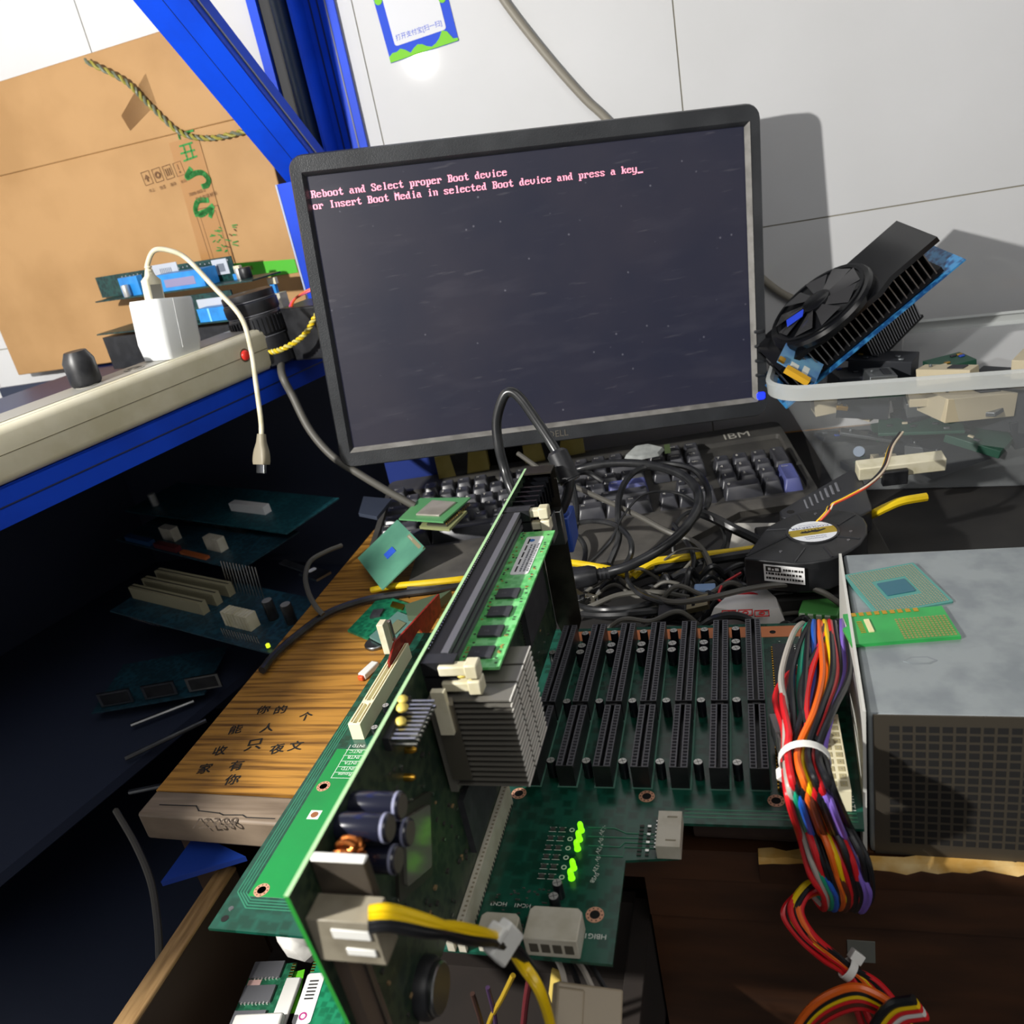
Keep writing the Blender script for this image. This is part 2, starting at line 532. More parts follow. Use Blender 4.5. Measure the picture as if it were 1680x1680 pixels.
# local x along the lower edge, y up, z out of the wall towards the room
g = G(PT).bx(0, 0, -0.3, pw, 130, 0.3, POSTB)
obj('sheet', g, poster)
g = G(PT).prism(rrect(pw - 20, 110, 3, cx=pw / 2, cy=69), 0.3, 0.8, mat('poster_card', '#d9dbe0', 0.6, spec=0.2))
obj('card_area', g, poster, label='blank white card area')
g = G(PT)
hills = [(0, 0.4)] + [(pw * i / 16, 6 + 3.2 * math.sin(i * 1.1) + (5 if i in (3, 4, 13, 14) else 0)) for i in range(17)] + [(pw, 0.4)]
g.prism(hills, 0.8, 1.1, POSTG)
obj('green_hills', g, poster)
g = G(PT)
for x, y, r in ((5, 60, 4.4), (pw - 6.5, 42, 4.0), (pw - 6, 96, 4)):
    g.prism(circ(r, 16, x, y), 0.4, 1.0, POSTG)
obj('green_dots', g, poster, kind=None)
g = G(PT)
g.text('打开支付宝[扫一扫]', 6.3, POSTB, TR(pw / 2, 19, 0.95), 'CENTER')
obj('caption', g, poster, label='blue Chinese caption line')

CONDUIT = mat('dusty_cable_cover', '#8c877b', 0.5)
pts = [Y(800, -40, WY), Y(846, 26, WY), Y(905, 100, WY), Y(960, 162, WY), Y(1002, 202, WY), Y(1120, 330, WY), Y(1255, 460, WY), Y(1320, 497, WY), Y(1400, 525, WY)]
g = G()
g.tube([(p.x, WY - 4, p.z) for p in pts], 4.2, CONDUIT, 10)
obj('wall_cable', g, label='grey cable running diagonally down the white wall behind the monitor', cat='cable')

# ------------------------------------------------------------------ monitor
BEZ = mat('monitor_black_plastic', '#2d2f32', 0.4, hex2='#37393c', nscale=30, bump=0.25, bscale=900)
def screen_mat():
    m = bpy.data.materials.new('dusty_lcd_panel')
    m.use_nodes = True
    nt = m.node_tree
    b = nt.nodes['Principled BSDF']
    b.inputs['Roughness'].default_value = 0.42
    b.inputs['Emission Color'].default_value = lin('#3a3f66')
    b.inputs['Emission Strength'].default_value = 0.16
    tc = nt.nodes.new('ShaderNodeTexCoord')
    def noise(scale, stretch=None, detail=8, rot=None):
        mp = nt.nodes.new('ShaderNodeMapping')
        if stretch: mp.inputs['Scale'].default_value = stretch
        if rot: mp.inputs['Rotation'].default_value = rot
        nt.links.new(tc.outputs['Object'], mp.inputs[0])
        n = nt.nodes.new('ShaderNodeTexNoise')
        n.inputs['Scale'].default_value = scale
        n.inputs['Detail'].default_value = detail
        nt.links.new(mp.outputs[0], n.inputs['Vector'])
        return n.outputs['Fac']
    def ramp(src, p0, p1, c0, c1):
        r = nt.nodes.new('ShaderNodeValToRGB')
        r.color_ramp.elements[0].position, r.color_ramp.elements[1].position = p0, p1
        r.color_ramp.elements[0].color, r.color_ramp.elements[1].color = lin(c0), lin(c1)
        nt.links.new(src, r.inputs[0])
        return r.outputs[0]
    def mixc(a, bb, mode, fac=1.0):
        x = nt.nodes.new('ShaderNodeMixRGB')
        x.blend_type = mode
        x.inputs[0].default_value = fac
        nt.links.new(a, x.inputs[1])
        nt.links.new(bb, x.inputs[2])
        return x.outputs[0]
    base = ramp(noise(9), 0.35, 0.7, '#1d1e26', '#2c292d')
    smear = ramp(noise(14, (1, 1, 4.5), 10, (0, 0.5, 0)), 0.55, 0.8, '#000000', '#1f1e20')
    vor = nt.nodes.new('ShaderNodeTexVoronoi')
    vor.inputs['Scale'].default_value = 95
    nt.links.new(tc.outputs['Object'], vor.inputs['Vector'])
    dots = ramp(vor.outputs['Distance'], 0.05, 0.12, '#5a5a60', '#000000')
    gate = ramp(noise(60, None, 2), 0.56, 0.6, '#000000', '#ffffff')
    dust = mixc(dots, gate, 'MULTIPLY')
    scr = ramp(noise(30, (1, 1, 9), 3, (0, -0.9, 0)), 0.66, 0.74, '#000000', '#2e2d2d')
    c = mixc(mixc(mixc(base, smear, 'ADD'), dust, 'ADD'), scr, 'ADD')
    nt.links.new(c, b.inputs['Base Color'])
    return m
SCREEN = screen_mat()
GLOWTXT = mat('screen_text_pixels', '#ff9fb6', 0.5, emit=0.85)
MC = Vector((-179.4, 471.4, 173.7))
MT = Matrix.Translation(MC) @ Matrix.Rotation(math.radians(18.4), 4, 'Z') @ Matrix.Rotation(math.radians(-6.1), 4, 'X') @ Matrix.Rotation(math.radians(4.5), 4, 'Y')
monitor = thing('computer_monitor', 'dusty black widescreen monitor showing a boot device error message', 'monitor', (-190, 560, DZ))
def mloop(w, h, r, y, n=6, cx=0, cz=0):
    return [(p[0] + cx, y, p[1] + cz) for p in rrect(w, h, r, n)]
SW, SH = 410, 256
g = G(MT)
g.loft([mloop(SW + 2, SH + 2, 1, 1.5), mloop(SW + 2, SH + 2, 1, -1), mloop(SW + 9, SH + 9, 1, -6), mloop(438, 293, 12, -6.5), mloop(441, 296, 13.5, -3), mloop(441, 296, 13.5, 16), mloop(430, 285, 12, 20)], BEZ, cap0=False, cap1=False)
obj('bezel', g, monitor)
LIP = mat('lit_bezel_lip', '#8b8985', 0.5, hex2='#6f6d69', nscale=60)  # pale colour paints the light caught by the right and lower lip
g = G(MT)
g.loft([[(SW / 2 + 0.6, -1.2, -SH / 2), (SW / 2 + 0.6, -1.2, SH / 2), (SW / 2 + 4, -6.3, SH / 2 + 4), (SW / 2 + 4, -6.3, -SH / 2 - 4)], [(SW / 2 + 1.6, -1.1, -SH / 2), (SW / 2 + 1.6, -1.1, SH / 2), (SW / 2 + 4.6, -6.9, SH / 2 + 4), (SW / 2 + 4.6, -6.9, -SH / 2 - 4)]], LIP)
g.loft([[(-SW / 2, -1.2, -SH / 2 - .6), (SW / 2, -1.2, -SH / 2 - .6), (SW / 2 + 4, -6.3, -SH / 2 - 4), (-SW / 2 - 4, -6.3, -SH / 2 - 4)], [(-SW / 2, -1.1, -SH / 2 - 1.6), (SW / 2, -1.1, -SH / 2 - 1.6), (SW / 2 + 4, -6.9, -SH / 2 - 4.6), (-SW / 2 - 4, -6.9, -SH / 2 - 4.6)]], LIP)
obj('bezel_lip', g, monitor, label='lip along the right and lower screen edge, painted pale as if lit')
g = G(MT).add([(-SW / 2 - 1, 0, -SH / 2 - 1), (SW / 2 + 1, 0, -SH / 2 - 1), (SW / 2 + 1, 0, SH / 2 + 1), (-SW / 2 - 1, 0, SH / 2 + 1)], [(0, 1, 2, 3)], SCREEN)
g.bx(-SW / 2 - 1, 0.5, -SH / 2 - 1, SW / 2 + 1, 4, SH / 2 + 1, BLACK)
screen = obj('screen', g, monitor, label='dark dusty screen')
VGA = {'R': 'FC6666667C6C666666E6', 'B': 'FC6666667C66666666FC', 'S': '7CC6C660380C06C6C67C', 'M': 'C6EEFEFED6C6C6C6C6C6', 'I': '3C18181818181818183C', 'e': '0000007CC6FEC0C0C67C', 'b': 'E060607C66666666667C', 'o': '0000007CC6C6C6C6C67C', 't': '103030FC30303030361C', 'a': '000000780C7CCCCCCC76', 'n': '000000DC666666666666', 'd': '1C0C0C3C6CCCCCCCCC76', 'l': '3818181818181818183C', 'c': '0000007CC6C0C0C0C67C', 'p': '000000DC66666666667C6060F0', 'r': '000000DC7666606060F0', 'v': '000000C6C6C6C6C66C38', 'i': '18180038181818183C'[:18] + '3C', 's': '0000007CC660380CC67C', 'k': 'E06060666C78786C66E6', 'y': '000000C6C6C6C6C6C67E060CF8', '_': '00000000000000000000FFFF'}
VGA['i'] = '1818003818181818183C'
g = G(MT)
cw, ch = SW / 80, SH / 25
def screen_line(txt, row, col0=0):
    for c, chh in enumerate(txt):
        if chh == ' ': continue
        bits = VGA[chh]
        for r in range(len(bits) // 2):
            v = int(bits[2 * r:2 * r + 2], 16)
            b0 = None
            for k in range(9):
                on = k < 8 and (v >> (7 - k)) & 1
                if on and b0 is None: b0 = k
                if not on and b0 is not None:
                    x0 = -SW / 2 + (col0 + c + b0 / 8) * cw
                    x1 = -SW / 2 + (col0 + c + k / 8) * cw
                    z1 = SH / 2 - (row + (r + 2) / 16) * ch
                    z0 = z1 - ch / 16
                    g.add([(x0, -0.15, z0), (x1, -0.15, z0), (x1, -0.15, z1), (x0, -0.15, z1)], [(0, 1, 2, 3)], GLOWTXT)
                    b0 = None
screen_line('Reboot and Select proper Boot device', 1)
screen_line('or Insert Boot Media in selected Boot device and press a key_', 2)
obj('screen_text', g, screen, label='two lines of glowing pink boot message text')
g = G(MT)
g.text('DELL', 9.5, mat('dull_silver_logo', '#77736a', 0.4, 0.4), Matrix.Translation((2, -7.0, -SH / 2 - 14.5)) @ Matrix.Rotation(math.radians(90), 4, 'X'), 'CENTER')
obj('logo', g, monitor)
for k in range(4):
    z = -62 - k * 14.5
    g = G(MT).loft([mloop(10, 3.4, 1.6, -6, 5, 212.5, z), mloop(10, 3.4, 1.6, -7.6, 5, 212.5, z), mloop(8.6, 2.2, 1, -8, 5, 212.5, z)], BEZ)
    obj('button', g, monitor)
LEDB = mat('blue_led', '#1a2cff', 0.3, emit=2.2)
g = G(MT).loft([mloop(9, 8, 2.5, -6, 5, 213, -127), mloop(8, 7, 2.5, -7.4, 5, 213, -127)], LEDB)
obj('power_light', g, monitor, label='glowing blue power light')
g = G(MT)
g.loft([mloop(430, 285, 12, 20), mloop(400, 250, 20, 34), mloop(300, 190, 30, 46)], BEZ, cap0=True)
obj('back_cover', g, monitor)
g = G()
g.loft([[(-330, 540, 60), (-250, 567, 60), (-255, 584, 60), (-335, 557, 60)], [(-332, 556, DZ + 10), (-252, 580, DZ + 10), (-256, 596, DZ + 10), (-336, 572, DZ + 10)]], BLACK)
g.loft([[(-260, 505, 175), (-170, 534, 175), (-175, 549, 175), (-265, 520, 175)], [(-330, 540, 60), (-250, 567, 60), (-255, 584, 60), (-335, 557, 60)]], BLACK)
obj('stand_neck', g, monitor)
g = G(Matrix.Translation((-292, 590, DZ)) @ Matrix.Rotation(math.radians(10), 4, 'Z')).prism(rrect(170, 60, 18), 0, 10, BLACK)
obj('stand_base', g, monitor)

# ------------------------------------------------------------------ things under the monitor's lower left edge
bb = Y(690, 790, 520)
g = G(Matrix.Translation((-372, 482, DZ)) @ Matrix.Rotation(math.radians(16), 4, 'Z')).bx(-28, 40, 0, 72, 62, 62, mat('blue_box_card', '#16307e', 0.6))
obj('small_blue_box', g, label='dark blue box standing under the left end of the monitor', cat='box')
YC = mat('yellow_carton', '#b3a04e', 0.6, hex2='#c8b96a', nscale=30)
for (a, b, w, h), lab in zip((((724, 800), 0, 60, 40), ((865, 775), 0, 70, 42)), ('yellow and white carton with torn black tape, under the monitor', 'yellow carton with dark tape, half hidden behind the cable loop')):
    p = Y(a[0], a[1], 512 if a[0] < 800 else 535)
    T = Matrix.Translation((p.x, p.y, DZ)) @ Matrix.Rotation(math.radians(14), 4, 'Z')
    c = thing('yellow_carton', lab, 'carton', (p.x, p.y, DZ))
    g = G(T).bx(0, 0, 0, w, 24, h + 8, YC)
    obj('carton_body', g, c)
    g = G(T)
    g.add([(w * 0.34, -0.4, 4), (w * 0.5, -0.4, 6), (w * 0.66, -0.4, h + 8.2), (w * 0.42, -0.4, h + 8.2)], [(0, 1, 2, 3)], BLACK)
    g.add([(w * 0.34, -0.6, h * 0.5), (w * 0.42, -0.6, h * 0.4), (w * 0.5, -0.6, h + 8), (w * 0.3, -0.6, h + 8)], [(0, 1, 2, 3)], BLACK)
    obj('tape', g, c)

# ------------------------------------------------------------------ keyboard
KEYB = mat('keyboard_case_black', '#42413f', 0.5, hex2='#55534f', nscale=30, bump=0.15, bscale=700)
KEY = mat('black_keycap', '#3a3b41', 0.32, hex2='#48484c', nscale=50)
KEYBLUE = mat('slate_blue_keycap', '#565c92', 0.4)
LEG = mat('keycap_lettering', '#efece2', 0.6)
yawk, tilt = math.radians(10.5), math.radians(6.7)
kx = Vector((math.cos(yawk), math.sin(yawk), 0))
kb = Vector((-math.sin(yawk) * math.cos(tilt), math.cos(yawk) * math.cos(tilt), math.sin(tilt)))
KT = frame((37, 597, -25), kx, kb)          # local origin at the right rear corner, x to the right, y to the rear, z up
kbd = thing('computer_keyboard', 'black full-size keyboard with blue Enter keys, lying under the monitor and a tangle of cables', 'keyboard', (-180, 450, DZ))
g = G(KT)
def kloop(x0, x1, y0, y1, z, r=9):
    return [(p[0], p[1], z) for p in rrect(x1 - x0, y1 - y0, r, 5, (x0 + x1) / 2, (y0 + y1) / 2)]
g.loft([[(p[0], p[1], -21.5 - p[1] * 0.117) for p in rrect(455, 166, 9, 5, -227.5, -83)], kloop(-456, 1, -167, 1, -4), kloop(-454, -1, -165, -1, 0), kloop(-448, -7, -158, -32, 0, 4)], KEYB, cap1=False)
g.loft([kloop(-448, -7, -158, -32, 0, 4), kloop(-447, -8, -157, -33, -5, 4)], KEYB, cap0=False)
obj('case', g, kbd)
def keycap(x, y, w=1.0, lab='', h=1.0, m=None, tall=9.0):
    W, H = 19.05 * w - 1.0, 19.05 * h - 1.0
    row_t = {0: 0}
    g = G(KT)
    n = 4
    top = tall
    def lp(ww, hh, zf, zb, dy, r):
        return [(p[0] + x, p[1] + y + dy, zf + (zb - zf) * ((p[1] + H / 2) / H)) for p in rrect(ww, hh, r, n)]
    g.loft([lp(W, H, -4, -4, 0, 1), lp(W - 4.5, H - 6, top - 1.2, top - 0.2, 0.8, 2.2), lp(W - 6.5, H - 8, top - 0.5, top + 0.4, 0.8, 2.2), lp(W - 10, H - 10.5, top - 1.1, top - 0.3, 0.8, 1.5)], m or KEY, smooth=False)
    if lab:
        s = 5.6 if len(lab) == 1 else 3.0
        g.text(lab, s, LEG, TR(x - W / 2 + 4.4, y + H / 2 - 7.2 - (0 if len(lab) > 1 else 1.2), top - 0.1, rx=0), 'LEFT', res=1)
    return obj('key', g, kbd, label=('slate blue key' if m is KEYBLUE else None))
U = 19.05
L0 = -444
ROWY = [-46, -67, -86, -105, -124, -143]
def row(r, items, x0=L0, tall=9):
    x = x0
    for it in items:
        lab, w = it[0], it[1]
        if lab is not None:
            keycap(x + w * U / 2, ROWY[r], w, lab, 1, it[2] if len(it) > 2 else None, tall)
        x += w * U
row(0, [('Esc', 1), (None, 1)] + [('F%d' % i, 1) for i in range(1, 5)] + [(None, .5)] + [('F%d' % i, 1) for i in range(5, 9)] + [(None, .5)] + [('F%d' % i, 1) for i in range(9, 13)], tall=10)
row(1, [(c, 1) for c in '`1234567890-='] + [('Backspace', 2)], tall=10)
row(2, [('Tab', 1.5)] + [(c, 1) for c in 'QWERTYUIOP[]'] + [('\\', 1.5)], tall=9)
row(3, [('Caps', 1.75)] + [(c, 1) for c in 'ASDFGHJKL;\''] + [('Enter', 2.25, KEYBLUE)], tall=8.4)
row(4, [('Shift', 2.25)] + [(c, 1) for c in 'ZXCVBNM,./'] + [('Shift', 2.75)], tall=8.4)
row(5, [('Ctrl', 1.5), ('Alt', 1.5), (' ', 8), ('Alt', 1.5), ('Menu', 1), ('Ctrl', 1.5)], tall=9)
NX = -104.6
for i, l in enumerate(('Print', 'Scroll', 'Pause')): keycap(NX - 38.1 + i * U, ROWY[0], 1, l)
for i, l in enumerate(('Insert', 'Home', 'PgUp')): keycap(NX - 38.1 + i * U, ROWY[1], 1, l)
for i, l in enumerate(('Delete', 'End', 'PgDn')): keycap(NX - 38.1 + i * U, ROWY[2], 1, l)
keycap(NX - 19.05, ROWY[4], 1, '^')
for i, l in enumerate(('<', 'v', '>')): keycap(NX - 38.1 + i * U, ROWY[5], 1, l)
KX = -78.6
for r_, labs in enumerate(('789', '456', '123')):
    for i, l in enumerate(labs): keycap(KX + i * U, ROWY[2 + r_], 1, l)
keycap(KX + 0.5 * U, ROWY[5], 2, '0')
keycap(KX + 2 * U, ROWY[5], 1, '.')
keycap(KX + 3 * U, (ROWY[2] + ROWY[3]) / 2, 1, '+', 2)
keycap(KX + 3 * U, (ROWY[4] + ROWY[5]) / 2, 1, 'Enter', 2, KEYBLUE)
g = G(KT).text('IBM', 19, mat('grey_raised_logo', '#c4c1b6', 0.45), TR(-66, -28, 0.4), 'LEFT')
obj('logo', g, kbd)
# the separate wrist rest in front
WR = mat('wrist_rest_black', '#454340', 0.5, hex2='#5a5752', nscale=26, bump=0.2, bscale=800)
g = G()
rear = [Z(1318, 812, -38) + Vector((-i * 15.3, -i * 15.3 * 0.185, 0)) for i in range(25)]
fr = []
for i, p in enumerate(rear):
    t = i / 24
    dpt = 14 + 62 * min(1, max(0, (t - 0.18) / 0.22)) ** 0.8 if t > 0.18 else 14
    fr.append(p + Vector((0.185 * dpt, -dpt, 0)))
for i in range(24):
    a, b, c, d_ = rear[i], rear[i + 1], fr[i + 1], fr[i]
    up = Vector((0, 0, 3))
    for P, Q, m in (((a + up, b + up), (d_ + Vector((0, 3, 1)), c + Vector((0, 3, 1))), WR), ((d_ + Vector((0, 3, 1)), c + Vector((0, 3, 1))), (d_ + Vector((0, 0, -1)), c + Vector((0, 0, -1))), WR), ((d_ + Vector((0, 0, -1)), c + Vector((0, 0, -1))), (Vector((d_.x, d_.y + 3, DZ)), Vector((c.x, c.y + 3, DZ))), WR)):
        g.add([P[0], P[1], Q[1], Q[0]], [(0, 1, 2, 3)], m, True)
g.add([rear[-1] + up, fr[-1] + Vector((0, 3, 1)), (fr[-1].x, fr[-1].y, DZ), (rear[-1].x, rear[-1].y, DZ)], [(0, 1, 2, 3)], WR)
obj('wrist_rest', g, kbd)
# ------------------------------------------------------------------ backplane board
PCBG = pcb('backplane_solder_mask', '#0d3a2c', '#155040', 160, 0.22)
PCBL = mat('bright_green_plane', '#0a8c40', 0.3, hex2='#087c3a', nscale=14)
TRACE = mat('green_track', '#2c7a5c', 0.3)
HASL = mat('tinned_copper_ring', '#d7a183', 0.4, 0.3)
HOLE = mat('dark_hole', '#0a0807', 0.9)
BZ = -14
board = thing('backplane_board', 'large green backplane board with a row of long black expansion slots, on the desk edge', 'circuit board', (-110, 30, DZ))
outline = [(-266, -104), (-64, -106), (-64.5, -50), (-39, -47), (-39, -25), (46, -25), (61, 156), (-262, 160)]
g = G()
g.prism(outline, BZ - 1.6, BZ, PCBG)
obj('circuit_board', g, board)
g = G()
g.prism([(-255, -84), (-214, -84), (-214, 36), (-226, 36), (-232, 28), (-255, 28)], BZ, BZ + 0.12, PCBL)
obj('green_plane', g, board, label='bright green copper plane')
g = G()
for k in range(4):
    o_ = 2.0 + k * 1.7
    for a, b in (((-255 - o_, -84 + 2), (-255 - o_, 60)), ((-255 - o_, -82), (-252, -84 - o_)), ((-252, -84 - o_), (-140, -84 - o_))):
        d = Vector((b[0] - a[0], b[1] - a[1], 0)).normalized()
        n = Vector((-d.y, d.x, 0)) * 0.35
        A, B = Vector((a[0], a[1], BZ + 0.1)), Vector((b[0], b[1], BZ + 0.1))
        g.add([A - n, B - n, B + n, A + n], [(0, 1, 2, 3)], TRACE)
obj('copper_tracks', g, board)
g = G()
for k in range(3):
    g.bx(-38, -21 + k * 2.6, BZ, 44, -20.2 + k * 2.6, BZ + 0.1, TRACE)
obj('copper_tracks', g, board)
g = G()
for k in range(4):
    pts = [(-86 + k, -30 - k * 6, BZ + 0.1), (-72 + k * 2, -30 - k * 6, BZ + 0.1), (-66, -33 - k * 3, BZ + 0.1), (-50, -33 - k * 3, BZ + 0.1)]
    g.tube(pts, 0.35, TRACE, 4, False)
obj('copper_tracks', g, board)
for hx, hy in ((-249, -80), (-249, -5), (-58, -7), (7, -8), (-75, -82), (-128, -7), (46, 146)):
    g = G(Matrix.Translation((hx, hy, 0)))
    g.ring(2.4, 4.2, BZ, HASL, 20, h=0.25)
    g.prism(circ(2.4, 16), BZ, BZ + 0.12, HOLE)
    for i in range(10):
        a = 2 * math.pi * i / 10
        g.prism(circ(0.38, 6, 3.3 * math.cos(a), 3.3 * math.sin(a)), BZ + .2, BZ + 0.3, HOLE)
    obj('mounting_hole', g, board)
g = G().prism(circ(2.0, 14, -263 + 3, -98), BZ, BZ + 0.15, HOLE)
obj('corner_hole', g, board)
g = G().prism(circ(1.4, 12, -260, -92), BZ, BZ + 0.2, STEEL)
obj('tinned_pad', g, board)
g = G()
pp = Z(516, 1337, BZ)
g.bx(pp.x - 3.6, pp.y - 3.4, BZ, pp.x + 3.6, pp.y + 3.4, BZ + 0.16, SILK)
g.prism(circ(2.2, 16, pp.x, pp.y), BZ + .16, BZ + 0.3, COPPER)
obj('copper_pad', g, board)
STRIP = mat('orange_copper_strip', '#c9794a', 0.4, 0.2)
g = G().prism([(-120, 142), (30, 140), (31, 153), (-121, 154)], BZ, BZ + 0.2, STRIP)
g.prism(circ(2, 12, 12, 146), BZ + .2, BZ + 0.3, HOLE)
obj('copper_strip', g, board, label='bare orange copper strip along the far edge')
# the black slots
SLOT = mat('slot_black', '#19191b', 0.42, hex2='#222224', nscale=100)
SLOTE = mat('slot_edge_grey', '#5c5c62', 0.4)
def isa(x, n, px=20.32):
    g = G(Matrix.Translation((x, 0, 0)))
    H0 = 0
    for y0, y1 in ((0, 52), (56, 141)):
        # two walls of contact cells on both sides of the card gap
        for sx in (-1, 1):
            xa, xb = sorted((sx * 1.1, sx * 4.7))
            g.bx(xa, y0, BZ, xb, y1, H0 - 1.2, SLOT)
            e0, e1 = sorted((sx * 1.1, sx * 1.9))
            g.bx(e0, y0, H0 - 1.2, e1, y1, H0, SLOTE)
            e0, e1 = sorted((sx * 4.1, sx * 4.7))
            g.bx(e0, y0, H0 - 1.2, e1, y1, H0, SLOTE)
            e0, e1 = sorted((sx * 1.9, sx * 4.1))
            k = int((y1 - y0) / 2.54)
            for i in range(k + 1):
                yy = y0 + 0.35 + i * (y1 - y0 - 0.7) / k
                g.bx(e0, yy - 0.35, H0 - 1.2, e1, yy + 0.35, H0 - 0.05, SLOTE)
        g.bx(-4.7, y0 - 0.6, BZ, 4.7, y0, H0, SLOT)
        g.bx(-4.7, y1, BZ, 4.7, y1 + 0.6, H0, SLOT)
        g.bx(-1.1, y0, BZ, 1.1, y1, -7, BLACK)
    g.bx(-2.2, 52, BZ, 2.2, 56, H0 - 1, SLOT)
    g.bx(-5.6, -1.6, BZ, 5.6, 142.5, BZ + 0.12, mat('slot_outline', '#4f7c6c', 0.5))
    return obj('expansion_slot', g, board)
for i in range(7):
    isa(-20.32 * i, i)
g = G()
PS = NYLON
for sx in (-1, 1):
    a, b = sorted((sx * 1.0 - 134, sx * 4.4 - 134))
    g.bx(a, -106, BZ, b, -14, 0, PS)
for k in range(34):
    g.bx(-129.7, -104 + k * 2.6, BZ, -129.3, -103 + k * 2.6, BZ + 2, BLACK)
    g.bx(-131.4, -104 + k * 2.6, -0.1, -130.2, -103 + k * 2.6, 0.1, mat('slot_cell_shadow_brown', '#8a8068', 0.6))
obj('card_slot', g, board, label='long cream slot holding the upright card', bevel=0.4)
PCIC = mat('ivory_slot_plastic', '#efe7c4', 0.42)
def pci(x, y0, y1):
    g = G(Matrix.Translation((x, 0, 0)))
    for a, b in ((y0, y0 + 21), (y0 + 23, y1)):
        for sx in (-1, 1):
            p, q = sorted((sx * 1.3, sx * 4.2))
            g.bx(p, a, BZ, q, b, -2, PCIC)
            p, q = sorted((sx * 2.2, sx * 3.2))
            g.bx(p, a + 1, -2, q, b - 1, -1.7, mat('slot_contact_line', '#b3a06a', 0.4, 0.3))
    g.bx(-4.2, y0 + 20.5, BZ, 4.2, y0 + 23.5, -2, PCIC)
    g.bx(-4.2, y0 - 1, BZ, 4.2, y0, -2, PCIC)
    g.bx(-1.3, y0, BZ, 1.3, y1, -9, BLACK)
    return obj('ivory_slot', g, board, bevel=0.3)
pci(-244, 38, 128)
# electrolytic capacitors
CAPB = mat('capacitor_sleeve', '#15161c', 0.28)
CAPT = mat('capacitor_can_top', '#c9c9c4', 0.35, 0.6)
def capac(x, y, r=2.6, h=11, nm='capacitor', lab=None):
    g = G(Matrix.Translation((x, y, BZ)))
    g.lathe([(r * 0.9, 0), (r, 0.6), (r, h - 0.6), (r * 0.92, h)], CAPB, 16)
    g.prism(circ(r * 0.86, 16), h, h + 0.12, CAPT)
    for a in (0, 90):
        g.cb((0, 0, h + 0.14), (r * 1.5, 0.28, 0.1), mat('capacitor_scoring', '#4a4a48', 0.5), T=TR(rz=a + 20))
    return obj(nm, g, board, label=lab)
for i in range(6):
    x = -11 - 20 * i
    capac(x, 7.5)
    capac(x, 60)
    for y, r in ((135, 2.7), (120, 3.0), (112.5, 3.0)):
        capac(x, y, r)
capac(-130, 113, 2.6)
for x, y in ((-231, 38), (-232, 60)):
    capac(x, y, 2.4, 9)
for q in ((914, 1448), (908, 1470)):
    p = Z(q[0], q[1], BZ + 9)
    capac(p.x, p.y, 2.5, 9)
# status lights
LED = mat('lit_green_led', '#86ff12', 0.3, emit=1.15)
LEDOFF = mat('unlit_led', '#1d5a1a', 0.3)
for y in (-32.5, -38.5, -44.5, -50.5, -56.5, -62.5):
    on = y != -50.5
    g = G(Matrix.Translation((-89, y, BZ)))
    if on:
        g.lathe([(1.7, 0), (1.7, 0.8), (1.45, 0.9), (1.45, 4.6), (1.1, 5.6), (0.4, 6.1)], LED, 14)
    else:
        g.lathe([(1.2, 0), (1.0, 0.8)], LEDOFF, 10)
    obj('status_light', g, board, label='glowing green status light' if on else 'unlit spot in the row of status lights')
# small parts and printing
SMD = mat('small_resistor', '#3a3a36', 0.5)
g = G()
for k, y in enumerate((-32, -38, -44, -50, -56, -62)):
    for dx in (-10, -15):
        g.bx(-89 + dx - 1.2, y - 1, BZ, -89 + dx + 1.2, y + 1, BZ + 0.7, SMD)
        g.bx(-89 + dx - 1.2, y - 1, BZ, -89 + dx - .7, y + 1, BZ + 0.75, TIN)
    g.ring(0.9, 1.4, BZ, SILK, 10, Matrix.Translation((-94, y, 0)), 0.1)
    for dx in (-10, -15):
        for q in ((-1.9, -1.6, 1.9, -1.35), (-1.9, 1.35, 1.9, 1.6)):
            g.bx(-89 + dx + q[0], y + q[1], BZ, -89 + dx + q[2], y + q[3], BZ + .12, SILK)
for k in range(8):
    g.bx(-55.5, -47 + k * 2.6, BZ, -53.8, -45.6 + k * 2.6, BZ + 0.6, TIN if k % 2 else SMD)
    g.bx(-59.5, -47 + k * 2.6, BZ, -57.4, -45.6 + k * 2.6, BZ + 0.6, SMD)
random.seed(3)
for k in range(60):
    x, y = random.uniform(-126, -98), random.uniform(-94, -70)
    g.bx(x, y, BZ, x + 1.2, y + 0.7, BZ + 0.4, random.choice([SMD, TIN]))
for k in range(110):
    x = 14 + random.uniform(0, 14)
    y = random.uniform(4, 135)
    g.bx(x, y, BZ, x + 0.9, y + 0.6, BZ + 0.3, SILK)
obj('small_components', g, board, kind='stuff')
g = G()
def btext(s_, x, y, size, rz=180, al='LEFT', m=SILK):
    g.text(s_, size, m, TR(x, y, BZ + 0.15, rz=rz), al)
btext('HBIG1', Z(996, 1534, BZ).x, Z(996, 1534, BZ).y, 3.7, 180)
g_h = [('HCN1', Z(872, 1484, BZ).x, Z(872, 1484, BZ).y), ('HCN3', Z(833, 1481, BZ).x, Z(833, 1481, BZ).y)]
for s_, x, y in g_h: btext(s_, x, y, 3.1, 180)
p = Z(1389, 1306, BZ)
btext('VAT1', p.x, p.y, 4.6, -90)
for k, s_ in enumerate(('INTD', 'INTC', 'INTB', 'INTA', 'INTD', 'Route')):
    p = Z(600 - k * 4.4, 1222 + k * 9.3, BZ)
    btext(s_, p.x, p.y, 3.7, 180)
    q_ = Z(606 - k * 4.4, 1231 + k * 9.3, BZ)
    g.bx(q_.x - 16, q_.y, BZ, q_.x, q_.y + 0.35, BZ + 0.14, SILK)
q_, p = Z(570, 1222, BZ), Z(543, 1277, BZ)
g.bx(p.x - .2, p.y, BZ, p.x + .2, q_.y, BZ + 0.14, SILK)
